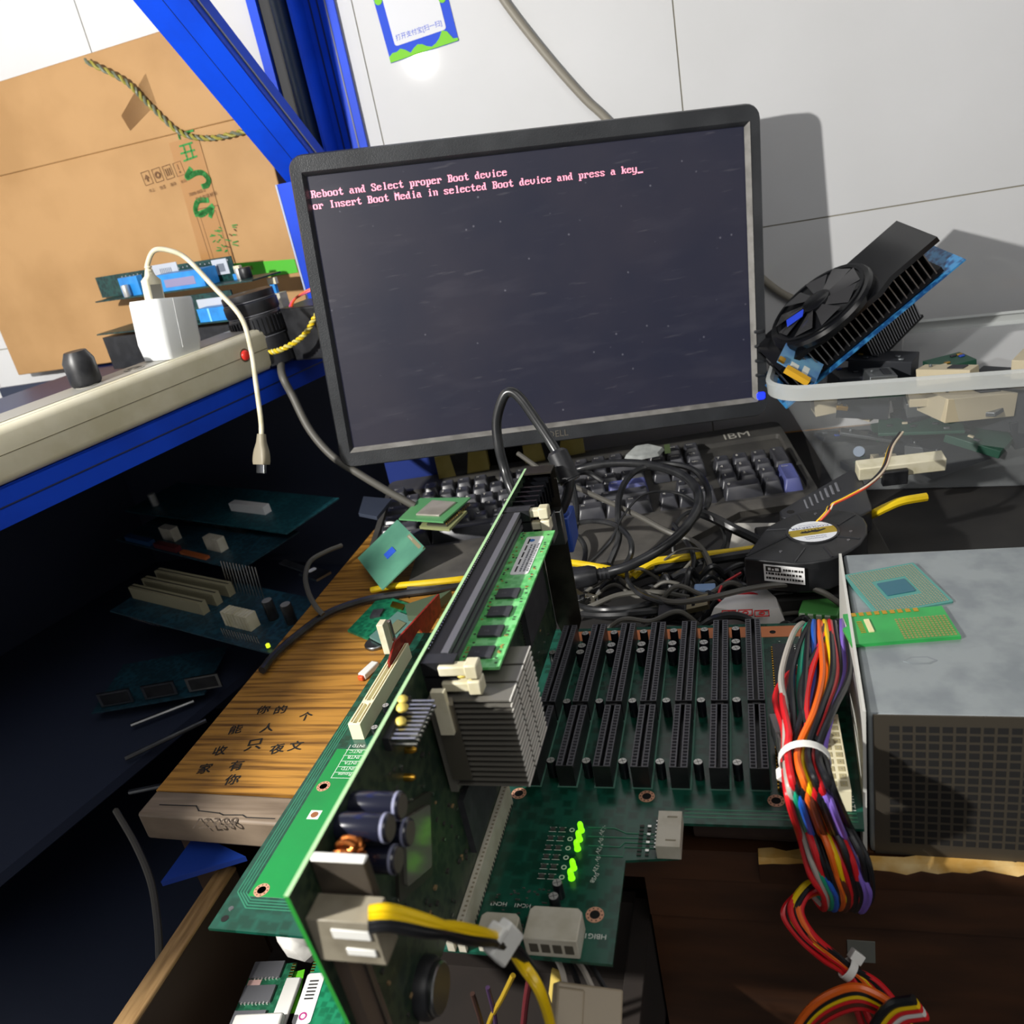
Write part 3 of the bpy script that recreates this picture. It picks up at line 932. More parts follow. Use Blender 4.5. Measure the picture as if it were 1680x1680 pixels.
for k, s_ in enumerate(('-3.3V', '+5V', '+12V', '-5V', '-12V', '5VSB')):
    btext(s_, -79, -31 - k * 6, 3.0, 250, 'CENTER')
btext('KB', 32, 128, 5, 180)
btext('VJ1', 24, 14, 3.6, 90)
btext('VJ2', 24, -4, 3.6, 90)
g.bx(28, 132, BZ, 28.5, 154, BZ + 0.14, SILK)
g.bx(28, 132, BZ, 44, 132.5, BZ + 0.14, SILK)
obj('silkscreen_print', g, board)
# chips near the right edge
g = G()
for x0, x1, y0, y1 in ((11, 24, 66, 128), (9, 15, -2, 60)):
    g.bx(x0, y0, BZ, x1, y1, BZ + 3, CHIP)
    k = int((y1 - y0) / 2.54)
    for i in range(k):
        for xx in (x0 - 0.8, x1 + 0.2):
            g.bx(xx, y0 + 0.8 + i * 2.54, BZ, xx + 0.8, y0 + 2.0 + i * 2.54, BZ + 2, GOLD if xx < x0 else TIN)
obj('long_chip', g, board)
g = G()
g.bx(-49.5, -48, BZ, -38, -25, BZ + 8, NYLON)
g.bx(-49.7, -46, BZ + 2, -49, -27, BZ + 7.2, BLACK)
for k in range(8):
    g.bx(-51, -45 + k * 2.4, BZ + 3, -46, -44.1 + k * 2.4, BZ + 3.8, TIN)
g.bx(-45, -29.5, BZ + 8, -40, -28.6, BZ + 8.2, mat('connector_recess', '#8d8672', 0.6))
g.bx(-45, -44.5, BZ + 8, -40, -43.6, BZ + 8.2, mat('connector_recess', '#8d8672', 0.6))
obj('header_connector', g, board, label='cream eight-pin header connector', bevel=0.4)
def molex(x0, x1, y0, y1, z1, lab):
    g = G()
    g.prism([(x0, y0), (x1, y0), (x1, y1 - 2), (x1 - 2, y1), (x0 + 2, y1), (x0, y1 - 2)], BZ, z1, NYLON)
    n = 4
    w = (x1 - x0 - 3) / n
    for k in range(n):
        g.bx(x0 + 1.5 + k * w + .5, y0 - 0.2, BZ + 2.5, x0 + 1.5 + (k + 1) * w - .5, y0 + 1, z1 - 3, mat('connector_opening', '#4d483c', 0.7))
    return obj('power_connector', g, board, label=lab, bevel=0.5)
molex(-102, -78, -105, -88, -3, 'cream four-pin power socket near the front edge')
molex(-124, -106, -105, -92, -4, 'second cream power socket, half hidden by the cable tie')
g = G()
g.bx(31, -14, BZ, 42, 44, -1, PCIC)
for k in range(10):
    for c in range(2):
        g.bx(32.6 + c * 4.9, -12.5 + k * 5.2 + 1.4, -1.2, 36 + c * 4.9, -8.8 + k * 5.2 + 1.4, -0.8, mat('pin_pocket', '#b8ad85', 0.6))
        g.bx(34 + c * 4.9, -11 + k * 5.2 + 1.4, -2, 34.6 + c * 4.9, -10.4 + k * 5.2 + 1.4, -0.6, TIN)
obj('main_power_socket', g, board, label='long cream twenty-pin power socket at the right edge', bevel=0.4)
g = G().bx(30, 46, BZ, 41, 72, -3, NYLON)
g.bx(37, 58, -3.1, 39, 66, -2.8, BLACK)
obj('side_connector', g, board, bevel=0.5)

# ------------------------------------------------------------------ upright single-board computer
PCBD = pcb('card_solder_mask', '#1a2c22', '#33422f', 240, 0.4)
EDGE = mat('lit_board_edge', '#a6cf9a', 0.5)  # paler copy of the edge green, paints the lit top edge
EDGED = mat('green_board_edge', '#2d9a3a', 0.45)
CX = -134
card = thing('computer_card', 'long green computer card standing upright across the backplane board', 'circuit board', (CX, -20, 0))
g = G()
prof = [(-191, 117), (146, 117), (146, -4), (-14, -4), (-14, -10), (-103, -10), (-103, 2), (-160, 2), (-180, 14), (-186, 50)]
L0_ = [(CX - 0.8, p[0], p[1]) for p in prof]
L1_ = [(CX + 0.8, p[0], p[1]) for p in prof]
g.add(L0_, [list(range(len(prof)))], PCBD)
g.add(L1_, [list(range(len(prof)))[::-1]], PCBD)
for i in range(len(prof)):
    j = (i + 1) % len(prof)
    g.add([L0_[i], L0_[j], L1_[j], L1_[i]], [(0, 1, 2, 3)], EDGE if i == 0 else EDGED)
obj('circuit_board', g, card)
xf = CX + 0.8
# two memory sockets (the lower one holds the module)
for zc, lab in ((112.5, 'empty black memory socket along the top edge'), (104.5, 'black memory socket holding the green module')):
    g = G()
    SOCK = mat('socket_black', '#0b0b0d', 0.5)
    g.bx(xf, -64, zc - 3.0, xf + 9.5, 82, zc + 3.0, SOCK)
    g.bx(xf + 9.5, -62, zc - 3.0, xf + 10.2, 80, zc - 1.0, SLOTE)
    g.bx(xf + 6.8, -62, zc + 1.0, xf + 10.2, 80, zc + 3.2, SLOTE)
    g.bx(xf, -70, zc - 3.4, xf + 15, -63, zc + 3.4, BLACK)
    g.bx(xf, 81, zc - 3.4, xf + 15, 88, zc + 3.4, BLACK)
    if zc > 110: 
        for k in range(60):
            g.bx(xf + 0.1, -60 + k * 2.3, 116, xf + 0.8, -59 + k * 2.3, 116.6, TIN)
    s_ = obj('memory_socket', g, card, label=lab)
    for y0, sg in ((-72, -1), (83, 1)):
        g = G()
        g.bx(xf + 8, y0, zc - 2.4, xf + 22, y0 + 5, zc + 2.4, CREAM)
        g.bx(xf + 20, y0 - 1 + (0 if sg < 0 else 0), zc - 3.4, xf + 26, y0 + 6, zc + 3.6, CREAM)
        obj('latch', g, s_, label='cream latch', bevel=0.8)
TAN = mat('yellowed_glue', '#d9c25a', 0.5)
g = G()
for p, r in (((xf + 15, 88, 110), 3.0), ((xf + 20, 87, 111), 3.4), ((xf + 10, 88, 110.5), 2.4), ((xf + 18, -69, 110), 3.2), ((xf + 22, -69, 108), 2.6), ((xf + 3, -100, 116), 2.6), ((xf + 4, -106, 114), 2.4), ((xf + 2, -96, 117), 2.2)):
    g.lathe([(0.3, -r * 0.6), (r * 0.9, -r * 0.3), (r, 0.1), (r * 0.7, r * 0.5), (0.2, r * 0.7)], TAN, 10, Matrix.Translation(p))
obj('glue_blob', g, card)
# black connector block and metal sockets at the far end
g = G()
for k in range(7):
    y = 94 + k * 7.2
    g.bx(xf, y, 96, xf + 15, y + 2.0, 113, BLACKG)
    g.bx(xf, y + 2.0, 96, xf + 13, y + 7.2, 104, BLACKG)
    g.bx(xf, y + 2.0, 104, xf + 6, y + 7.2, 111.5, BLACKG)
g.bx(xf, 144.4, 96, xf + 15, 146, 113, BLACKG)
obj('port_block', g, card)
g = G().bx(xf + 2, 112, 78, xf + 18, 128, 94, STEEL)
g.bx(xf + 6, 111.7, 81, xf + 14, 112.2, 91, BLACK)
obj('metal_socket', g, card, bevel=0.5)
g = G().bx(xf + 4, 134, 66, xf + 20, 142, 90, STEEL)
obj('metal_socket', g, card, bevel=0.5)
g = G()
BRK = mat('tarnished_bracket_steel', '#5a554c', 0.38, 0.85, hex2='#3b3732', nscale=40)
g.bx(CX + 1, 146.5, 0, CX + 19, 147.6, 117, BRK)
g.bx(CX + 1, 135, 116.4, CX + 19, 147.6, 117.4, BRK)
g.loft([[(CX + 1, 146.5, 0), (CX + 19, 146.5, 0), (CX + 19, 147.6, 0), (CX + 1, 147.6, 0)], [(CX + 4, 146.5, -12), (CX + 14, 146.5, -12), (CX + 14, 147.6, -12), (CX + 4, 147.6, -12)]], BRK)
obj('slot_bracket', g, card)
g = G().bx(xf, 70, 30, xf + 4, 125, 70, CHIP)
for k in range(18):
    g.bx(xf, 68.6, 31 + k * 2.1, xf + 1, 70, 32 + k * 2.1, TIN)
obj('chip', g, card)
# heat sink
FTIP = mat('lit_fin_tip', '#e4e1d8', 0.4, 0.2)  # bright colour paints the light on the fin ends
g = G()
n = 17
for k in range(n):
    z = 53 + k * 2.85
    for y0, y1 in ((-74, -62), (-60.5, -49), (-47.5, -34)):
        g.bx(xf + 9, y0, z, CX + 38.3, y1, z + 0.75, ALU)
        g.bx(CX + 38.3, y0, z, CX + 38.9, y1, z + 0.85, FTIP)
    g.bx(xf + 4, -74, z, xf + 9, -34, z + 0.75, ALU)
g.bx(xf + 1.5, -76, 51, xf + 5, -32, 101, ALU)
hs = obj('heat_sink', g, card, label='aluminium pin fin heat sink')
g = G()
CLIP = mat('clip_steel', '#8d877b', 0.35, 0.85)
g.loft([[(xf + 5, -78, 60), (xf + 14, -78, 60), (xf + 14, -78, 100), (xf + 5, -78, 100)], [(xf + 4, -76, 58), (xf + 13, -75, 58), (xf + 13, -75, 102), (xf + 4, -76, 102)]], CLIP)
g.bx(xf + 6, -80, 86, xf + 12, -77, 108, CREAM)
obj('spring_clip', g, hs)
# pin header near the top edge
g = G()
g.bx(xf, -116, 108, xf + 2.6, -90, 114, BLACK)
for k in range(10):
    for z in (109.4, 112):
        g.bx(xf + 1, -115 + k * 2.54, z, xf + 13, -114.0 + k * 2.54, z + 1.0, TIN)
obj('pin_header', g, card)
for y, z in ((-101, 96), (-108, 88)):
    g = G(frame((xf, y, z), (0, 1, 0), (0, 0, 1))).lathe([(1.6, 0), (1.6, 3), (0.8, 4.5)], GOLD, 10)
    obj('brass_post', g, card)
# electrolytics lying out from the card, coil and near-end parts
BIGC = mat('blue_black_can', '#1b1d2c', 0.16, spec=0.8)
for (y, z) in ((-146, 110), (-157, 111), (-146, 98), (-158, 98)):
    T = frame((xf, y, z), (0, 1, 0), (0, 0, 1))
    g = G(T)
    g.lathe([(4.6, 0), (4.9, 1), (4.9, 17.5), (4.6, 18.4), (4.3, 18.6)], BIGC, 20)
    g.ring(4.4, 4.95, 16.6, mat('can_stripe', '#8a8da6', 0.3), 20, h=1.0)
    g.prism(circ(4.0, 18), 18.5, 18.8, mat('can_end', '#6e6a62', 0.4, 0.5))
    obj('large_capacitor', g, card, label='large blue-black capacitor lying out from the card')
g = G()
for i in range(12):
    a0, a1 = 2 * math.pi * i / 12, 2 * math.pi * (i + 0.6) / 12
    c0 = Vector((xf + 7, -167, 108))
    ctr = c0 + Vector((0, math.cos(a0) * 4.4, math.sin(a0) * 4.4))
    rad = Vector((0, math.cos(a0), math.sin(a0)))
    loop = [ctr + rad * 1.9 * math.cos(t) + Vector((1, 0, 0)) * 3.2 * math.sin(t) for t in [2 * math.pi * q / 10 for q in range(11)]]
    g.tube(loop, 0.75, mat('enamelled_copper_wire', '#c8763a', 0.3, 0.85), 6, False)
obj('coil', g, card, label='orange copper wire coil')
DUST = mat('dusty_dark_metal', '#5c544a', 0.5, 0.5, hex2='#3a352f', nscale=50)
g = G()
g.bx(xf, -177, 100, xf + 19, -173.5, 116.4, DUST)
g.bx(xf, -177, 116.4, xf + 19, -173.5, 117, WHITEP)  # white cap paints the lit top of the dark plate
g.bx(xf, -173.5, 100, xf + 15, -168, 109, BLACK)
obj('power_transistor', g, card, bevel=0.6)
g = G()
NYD = mat('shaded_nylon', '#8d8675', 0.4, hex2='#7a7363', nscale=90)  # nylon darkened in colour, for the shade beside the card
g.bx(xf, -188, 86, xf + 23, -178, 104, NYD)
g.bx(xf + 8, -188.6, 97, xf + 21, -188, 101, WHITEP)
g.bx(xf + 11, -188.6, 90, xf + 21, -188, 93, WHITEP)
obj('white_power_plug', g, card, label='milky white power socket and plug at the near end', bevel=1)
# diamond-set chip in its dark frame
T = frame((xf, -117, 62), (0, 0.5, 0.86), (0, -0.86, 0.5))
g = G(T)
g.prism(rrect(34, 34, 2), 0, 1.6, mat('chip_frame_dark', '#33312b', 0.35))
g.prism(rrect(25, 25, 1.5), 1.6, 3.0, mat('glossy_grey_chip', '#6a6a60', 0.14))
obj('square_chip', g, card, label='glossy square chip mirroring the green lights')
g = G()
g.bx(xf, -70, 8, xf + 3, -30, 40, CHIP)
g.bx(xf, -20, 20, xf + 3, 10, 48, CHIP)
g.bx(xf, 20, 62, xf + 2.5, 52, 84, CHIP)
obj('chip', g, card)
# battery in its holder and the metal strap at the bottom near corner
T = frame((xf, -140, 9), (0, 1, 0), (0, 0, 1))
g = G(T)
g.lathe([(12, 0), (12, 3.4), (11, 5.2), (9.6, 5.6)], BLACK, 24)
bh = obj('battery_holder', g, card)
g = G(T).lathe([(9.6, 4.8), (10, 5.4), (10, 7.2), (9.2, 7.8)], STEEL, 28)
g.prism(circ(9.2, 28), 7.8, 7.9, mat('battery_face', '#6d6a63', 0.35, 0.8))
obj('coin_battery', g, bh)
g = G()
g.bx(xf, -183, 14, xf + 5, -172, 86, mat('brown_grey_strap', '#5b4d42', 0.5))
g.bx(xf + 5, -176, 16, xf + 6, -175, 84, STEEL)
obj('near_end_strap', g, card)
random.seed(11)
g = G()
for k in range(260):
    y, z = random.uniform(-180, 140), random.uniform(6, 100)
    if -80 < y < -30 and z > 48: continue
    g.bx(xf, y, z, xf + random.uniform(0.4, 1.4), y + random.choice([1.2, 2.0]), z + random.choice([0.8, 1.2]), random.choice([SMD, TIN, SMD, mat('tan_capacitor_chip', '#8a7352', 0.5)]))
obj('small_components', g, card, kind='stuff')

# memory module in the lower socket
RAMG = pcb('memory_green', '#58b862', '#80d486', 260, 0.32)
ram = thing('memory_module', 'bright green memory module sticking out of the upright card', 'memory module', (CX + 16, 8, 104))
g = G()
zr = 104.5
g.bx(xf + 1, -58.5, zr - 0.65, CX + 31, 75, zr + 0.65, RAMG)
obj('module_board', g, ram)
for k in range(4):
    y = -48 + k * 17.2
    g = G().bx(CX + 14.5, y - 4.2, zr + 0.6, CX + 26, y + 4.6, zr + 2.0, CHIP)
    g.text('1G', 2.2, mat('faint_chip_print', '#6a6a6e', 0.6), TR(CX + 17, y - 1, zr + 2.05, rz=0))
    obj('memory_chip', g, ram, bevel=0.15)
g = G().prism(rrect(10, 44, 1.5, cx=CX + 21, cy=46), zr + 0.6, zr + 0.95, LABEL)
for k in range(5):
    g.bx(CX + 18, 27 + k * 8, zr + 0.95, CX + 18.9, 33 + k * 8, zr + 1.05, PRINT)
for xx in (CX + 20.6, CX + 22.6, CX + 24.4):
    y = 27.0
    while y < 58:
        w_ = random.uniform(0.8, 2.4)
        g.bx(xx, y, zr + 0.95, xx + 1.0, y + w_, zr + 1.05, mat('grey_label_ink', '#6b6d72', 0.6))
        y += w_ + random.uniform(.4, 1.0)
g.prism(circ(1.7, 12, CX + 20, 63), zr + .95, zr + 1.05, mat('label_logo_blue', '#2a6db8', 0.5))
obj('label_sticker', g, ram, label='white label sticker')
g = G()
for k in range(90):
    y = random.uniform(-56, 73)
    x = random.choice([CX + 13, CX + 28, CX + 12, CX + 27.5, random.uniform(CX + 12, CX + 29)])
    if any(abs(y - (-48 + q * 17.2)) < 6.5 for q in range(4)) and CX + 13 < x < CX + 27.5: continue
    if 23 < y < 69 and CX + 15 < x < CX + 27: continue
    g.bx(x, y, zr + 0.6, x + 1.1, y + 0.6, zr + 1.0, random.choice([mat('pad_tan', '#a98b50', 0.5), SMD]))
obj('small_components', g, ram, kind='stuff')
# red riser in the ivory slot
REDP = pcb('red_solder_mask', '#7a1710', '#9a2a1c', 180, 0.35)
riser = thing('red_riser_card', 'small red circuit board standing in the ivory slot left of the upright card', 'circuit board', (-244, 100, -9))
g = G()
pr = [(100, -9), (158, -9), (165, -22), (204, -22), (208, -8), (116, 7), (100, 1)]
g.loft([[(-244.8, p[0], p[1]) for p in pr], [(-243.2, p[0], p[1]) for p in pr]], REDP)
obj('circuit_board', g, riser)
g = G().bx(-250, 108, 2, -245, 116, 26, CREAM)
g.bx(-249, 118, 6, -245, 122, 22, TIN)
obj('socket', g, riser, bevel=0.4)
# ------------------------------------------------------------------ carton on the shelf
KRAFT = mat('kraft_cardboard', '#b48c5c', 0.7, hex2='#a67f50', nscale=10)
TAPE = mat('brown_packing_tape', '#aa7d4c', 0.3)
GREENP = mat('green_print', '#2a8a3a', 0.6)
BROWNP = mat('brown_print', '#6b4a2a', 0.7)
BY_ = math.radians(-3)
bx_u = Vector((math.cos(BY_), math.sin(BY_), 0))
bx_p = Vector((Y(501, 490, 586).x, 586, 0))
bx_n = Vector((math.sin(BY_), -math.cos(BY_), 0))
BT = frame((bx_p.x, bx_p.y, 0), bx_u, (0, 0, 1))        # local x to the right along the face, y up, z towards the viewer
BTi = BT.inverted()
def bpt(px, py):
    q = BTi @ PL(px, py, bx_p, bx_n)
    return q.x, q.y
bz1 = bpt(240, 62)[1]
carton = thing('cardboard_box', 'large brown cardboard box with green print on the shelf behind the circuit boards', 'box', (-480, 560, SHZ))
fz = bpt(380, 197)[1]
fxr = bpt(428, 186)[0]
g = G(BT).loft([[(-480, SHZ, -26), (0, SHZ, -26), (fxr, fz, -26), (-480, fz, -26)], [(-480, SHZ, 0), (0, SHZ, 0), (fxr, fz, 0), (-480, fz, 0)]], KRAFT)
ft = bpt(318, 34)
fl_ = bpt(210, 76)
g.loft([[(-480, fz, -3), (fxr - 2, fz, -3), (ft[0], ft[1], -3), (-480, fl_[1], -3)], [(-480, fz, 1.2), (fxr - 2, fz, 1.2), (ft[0], ft[1], 1.2), (-480, fl_[1], 1.2)]], KRAFT)
obj('carton', g, carton, bevel=1.2)
x0, y0 = bpt(290, 222); x1, y1 = bpt(362, 420)
g = G(BT).add([(bpt(278, 235)[0], bpt(278, 235)[1], 1.0), (bpt(325, 222)[0], bpt(325, 222)[1], 1.0), (bpt(385, 430)[0], bpt(385, 430)[1], 1.0), (bpt(335, 440)[0], bpt(335, 440)[1], 1.0)], [(0, 1, 2, 3)], TAPE)
g.add([(*bpt(200, 190), 1.2), (*bpt(215, 215), 1.2), (*bpt(258, 170), 1.2), (*bpt(240, 120), 1.2)], [(0, 1, 2, 3)], TAPE)
obj('packing_tape', g, carton)
TAPEG = mat('green_tape', '#4fb531', 0.4)
a, b, c, d = bpt(384, 432), bpt(512, 414), bpt(512, 440), bpt(384, 462)
g = G(BT).add([(*a, 0.9), (0.6, b[1] - 4, 0.9), (0.6, c[1] - 2, 0.9), (*d, 0.9)], [(0, 1, 2, 3)], TAPEG)
g.text('400-4688', 7, BROWNP, Matrix.Translation((d[0] + 6, (a[1] + d[1]) / 2 - 2, 1.1)) @ Matrix.Rotation(math.radians(4), 4, 'Z'))
obj('green_tape', g, carton, label='green tape strip across the lower right')
g = G(BT)
def bstroke(pts, w, m):
    P = [Vector((*bpt(*q), 1.6)) for q in pts]
    P = spline(P, 5)
    for i in range(len(P) - 1):
        dd = P[i + 1] - P[i]
        n = Vector((-dd.y, dd.x, 0)).normalized() * w / 2
        e = dd.normalized() * w * 0.25
        g.add([P[i] - n - e, P[i + 1] - n + e, P[i + 1] + n + e, P[i] + n - e], [(0, 1, 2, 3)], m)
bstroke([(314, 277), (308, 291), (322, 284), (334, 284), (343, 294), (341, 303), (334, 306)], 6, GREENP)
bstroke([(342, 328), (326, 330), (322, 346), (332, 352), (350, 338)], 6, GREENP)
bstroke([(322, 352), (348, 343), (346, 355)], 5, GREENP)
bstroke([(294, 220), (318, 214)], 2, GREENP); bstroke([(296, 228), (294, 220)], 2, GREENP); bstroke([(310, 226), (311, 216)], 2, GREENP)
bstroke([(296, 240), (316, 234)], 2, GREENP); bstroke([(298, 252), (320, 246)], 2, GREENP); bstroke([(302, 239), (309, 262)], 2, GREENP); bstroke([(312, 236), (318, 258)], 2, GREENP); bstroke([(303, 264), (324, 256)], 2, GREENP)
random.seed(5)
for k in range(26):
    xx, yy = random.uniform(345, 385), random.uniform(368, 415)
    bstroke([(xx, yy), (xx + random.uniform(3, 9), yy + random.uniform(-3, 3))], 1.3, random.choice([GREENP, GREENP, BROWNP]))
obj('green_lettering', g, carton)
g = G(BT)
for k in range(4):
    ax_, ay_ = bpt(242 + k * 17.5, 292 - k * 5)
    T = Matrix.Translation((ax_, ay_, 1.1)) @ Matrix.Rotation(math.radians(5), 4, 'Z')
    for q in ((-6, -7.5, 6, -7), (-6, 7, 6, 7.5), (-6, -7, -5.5, 7), (5.5, -7, 6, 7)):
        g.bx(q[0], q[1], 0, q[2], q[3], 0.2, BROWNP, T)
    if k == 0: g.prism([(0, 4), (4, -1), (1, -0.5), (0.8, -4), (-0.8, -4), (-1, -0.5), (-4, -1)], 0, 0.2, BROWNP, T)
    if k == 1: g.ring(2, 4, 0, BROWNP, 12, T, 0.2)
    if k == 2: g.bx(-3.4, -4, 0, -2.4, 4, 0.2, BROWNP, T); g.bx(-0.5, -4, 0, 0.5, 4, 0.2, BROWNP, T); g.bx(2.4, -4, 0, 3.4, 4, 0.2, BROWNP, T)
    if k == 3: g.bx(-0.6, -1, 0, 0.6, 5, 0.2, BROWNP, T); g.prism(circ(1.4, 8, 0, -3.5), 0, 0.2, BROWNP, T)
    g.text(('向上', '怕湿', '易碎', '堆码')[k], 4.4, BROWNP, T @ Matrix.Translation((0, -15.5, 0.1)), 'CENTER')
for q in ((311, 318, '7000-002-2'), (322, 326, '专业包装材料')):
    p = bpt(q[0], q[1])
    g.text(q[2], 5.2, BROWNP, Matrix.Translation((p[0], p[1] - 3, 1.7)) @ Matrix.Rotation(math.radians(5), 4, 'Z'))
p, q = bpt(320, 345), bpt(393, 450)
for ins, w in ((0, 0.8), (5, 0.6)):
    for a_ in ((p[0] + ins, p[1] - ins, q[0] - ins, p[1] - ins + w), (p[0] + ins, q[1], p[0] + ins + w, p[1] - ins), (q[0] - ins - w, q[1], q[0] - ins, p[1] - ins)):
        g.bx(a_[0], a_[1], 1.0, a_[2], a_[3], 1.15, BROWNP)
obj('brown_printing', g, carton)

# twisted green cable hanging across the box
def twisted(pts, r, m1, m2, turns, name, lab, cat='cable', group=None):
    P = spline(pts, 24)
    g = G()
    out = {0: [], 1: []}
    N = len(P)
    for i in range(N):
        t = (P[min(i + 1, N - 1)] - P[max(i - 1, 0)]).normalized()
        u = t.cross(Vector((0.1, 0.9, 0.3))).normalized()
        w = t.cross(u)
        a = 2 * math.pi * turns * i / N
        for k in (0, 1):
            aa = a + math.pi * k
            out[k].append(P[i] + (u * math.cos(aa) + w * math.sin(aa)) * r * 1.02)
    g.tube(out[0], r, m1, 6, False)
    g.tube(out[1], r, m2, 6, False)
    return obj(name, g, label=lab, cat=cat, group=group)
YEL = mat('yellow_wire', '#e3c21e', 0.35)
GRY = mat('grey_green_wire', '#6d7360', 0.45)
twisted([PL(150, 100, bx_p, bx_n) + bx_n * 10, PL(212, 133, bx_p, bx_n) + bx_n * 8, PL(250, 172, bx_p, bx_n) + bx_n * 5, PL(300, 217, bx_p, bx_n) + bx_n * 4.6, PL(350, 226, bx_p, bx_n) + bx_n * 5, PL(410, 214, bx_p, bx_n) + bx_n * 7, PL(450, 205, bx_p, bx_n) + bx_n * 9], 1.7, GRY, mat('olive_yellow_wire', '#9c9440', 0.45), 17, 'twisted_wire', 'grey and yellow twisted wire hanging across the cardboard box')

# ------------------------------------------------------------------ circuit boards piled on the shelf
def RP(x, y, z=0): return RT @ Vector((x, y, z))
MB = pcb('old_motherboard_mask', '#0c2a2a', '#174440', 200, 0.4)
SBLUE = mat('light_blue_slot', '#2b8fdc', 0.4, hex2='#2479c4', nscale=60)
BTAB = mat('white_module_label', '#b9bfca', 0.5)
def rel(px, py, yy):
    """a point of the photograph at the distance of local y = yy along the shelf"""
    p0 = RP(0, yy); n = Vector((-math.sin(YAW), math.cos(YAW), 0))
    q = RT.inverted() @ PL(px, py, p0, n)
    return q
yA = -8
pa, pb = rel(205, 480, yA), rel(395, 458, yA)
zA = (pa.z + pb.z) / 2 - 4
mA = thing('motherboard', 'dark green motherboard with light blue slots, on top of the pile beside the white charger', 'circuit board', RP(-110, yA, SHZ))
g = G(RT).bx(pa.x - 60, yA, zA - 1.6, pb.x + 16, yA + 46, zA, MB)
obj('circuit_board', g, mA)
p0_, p1_ = rel(205, 470, yA + 30), rel(378, 420, yA + 30)
g = G(RT).bx(p0_.x - 50, yA + 30, zA, p1_.x, yA + 31.4, p1_.z, MB)
for k in range(26):
    x = p1_.x - 6 - k * 7.4
    g.prism(circ(1.0, 6, x, p1_.z - 3.5 - (k % 3) * 0.4), 0, 0.5, TIN, Matrix.Translation((0, yA + 29.9, 0)) @ Matrix.Rotation(math.radians(90), 4, 'X'))
for a, b, w in ((252, 450, 44), (350, 442, 24)):
    q = rel(a, b, yA + 29)
    g.bx(q.x, yA + 29.2, q.z - 7, q.x + w, yA + 30, q.z + 10, BTAB)
    for k in range(7):
        g.bx(q.x + w * .3 + k * w * .07, yA + 28.9, q.z - 4, q.x + w * .3 + k * w * .07 + 1.2, yA + 29.3, q.z + 5, mat('grey_label_print', '#6c7482', 0.6))
obj('upright_module', g, mA, label='upright dark green module with two white labels')
q0, q1 = rel(270, 482, yA + 10), rel(345, 462, yA + 10)
g = G(RT).bx(q0.x, yA + 2, zA, q1.x, yA + 24, zA + 19, SBLUE)
g.bx(q0.x + 16, yA + 1.6, zA + 4, q1.x - 14, yA + 2.2, zA + 13, mat('slot_side_label', '#8b86a8', 0.5))
obj('blue_slot', g, mA, bevel=0.6)
q = rel(387, 452, yA + 22)
g = G(RT).bx(q.x - 3, yA + 20, zA, q.x + 3.5, yA + 34, q.z + 2, SBLUE)
g.bx(q.x - 3, yA + 24, q.z + 2, q.x + 6, yA + 29, q.z + 10, CREAM)
obj('blue_latch', g, mA, bevel=0.5)
q = rel(232, 490, yA + 8)
g = G(RT).bx(q.x - 30, yA + 8, zA, q.x + 4, yA + 16, zA + 22, SBLUE)
g.lathe([(4, 0), (4.4, 1), (4.4, 13), (4, 14)], CAPT, 14, Matrix.Translation((q.x - 14, yA + 2, zA)))
obj('blue_slot', g, mA)
for a, r, h in ((395, 4.5, 12), (405, 7, 12)):
    q = rel(a, 470, yA + 20)
    g = G(RT).lathe([(r * .9, 0), (r, 1), (r, h - 1), (r * .9, h)], CAPT if a == 395 else BLACK, 16, Matrix.Translation((q.x, yA + 24, zA)))
    obj('capacitor', g, mA)
# the board below
yB = -22
zB = rel(330, 530, yB).z
mB = thing('motherboard', 'lower motherboard in the shelf pile, half hidden behind the white charger', 'circuit board', RP(-110, yB, SHZ))
qb = rel(205, 530, yB).x; qe = rel(388, 520, yB).x
g = G(RT).bx(qb - 60, yB, zB - 1.6, qe, yB + 60, zB, MB)
obj('circuit_board', g, mB)
q0, q1 = rel(333, 527, yB + 6), rel(377, 512, yB + 6)
g = G(RT).bx(q0.x, yB + 2, zB, q1.x, yB + 18, zB + 15, SBLUE)
g.bx(q0.x + 17, yB + 1.4, zB, q0.x + 20, yB + 2, zB + 15, mat('pale_blue_tab', '#7fc8f4', 0.4))
obj('blue_slot', g, mB, bevel=0.6)
q0, q1 = rel(330, 508, yB + 24), rel(366, 486, yB + 24)
g = G(RT).bx(q0.x - 20, yB + 22, zB, q1.x + 16, yB + 24, q1.z + 6, MB)
g.bx(q0.x, yB + 21.4, q0.z, q1.x, yB + 22, q1.z, BTAB)
g.cyl((q1.x + 6, yB + 20, q1.z - 4), (q1.x + 6, yB + 22, q1.z - 4), 4, mat('red_part', '#a82536', 0.4), 10)
obj('upright_module', g, mB)
q = rel(458, 505, 22)
ws = thing('white_socket', 'white socket with a blue and cream latch standing behind the lens on the shelf', 'socket', RP(q.x, 26, SHZ))
g = G(RT).bx(q.x - 10, 20, SHZ, q.x + 8, 32, q.z + 16, NYLON)
obj('socket_body', g, ws)
g = G(RT).bx(q.x - 6, 24, q.z + 16, q.x + 1, 28, q.z + 27, SBLUE)
g.bx(q.x - 8, 24, q.z + 26, q.x + 4, 28, q.z + 33, CREAM)
obj('latch', g, ws)
# dark underside gear
g = G(RT)
g.bx(qb - 60, yB + 6, SHZ, qe - 20, yB + 60, zB - 6, BLACK)
obj('drive_unit', g, label='black drive unit lying on the shelf under the pile of motherboards', cat='drive')

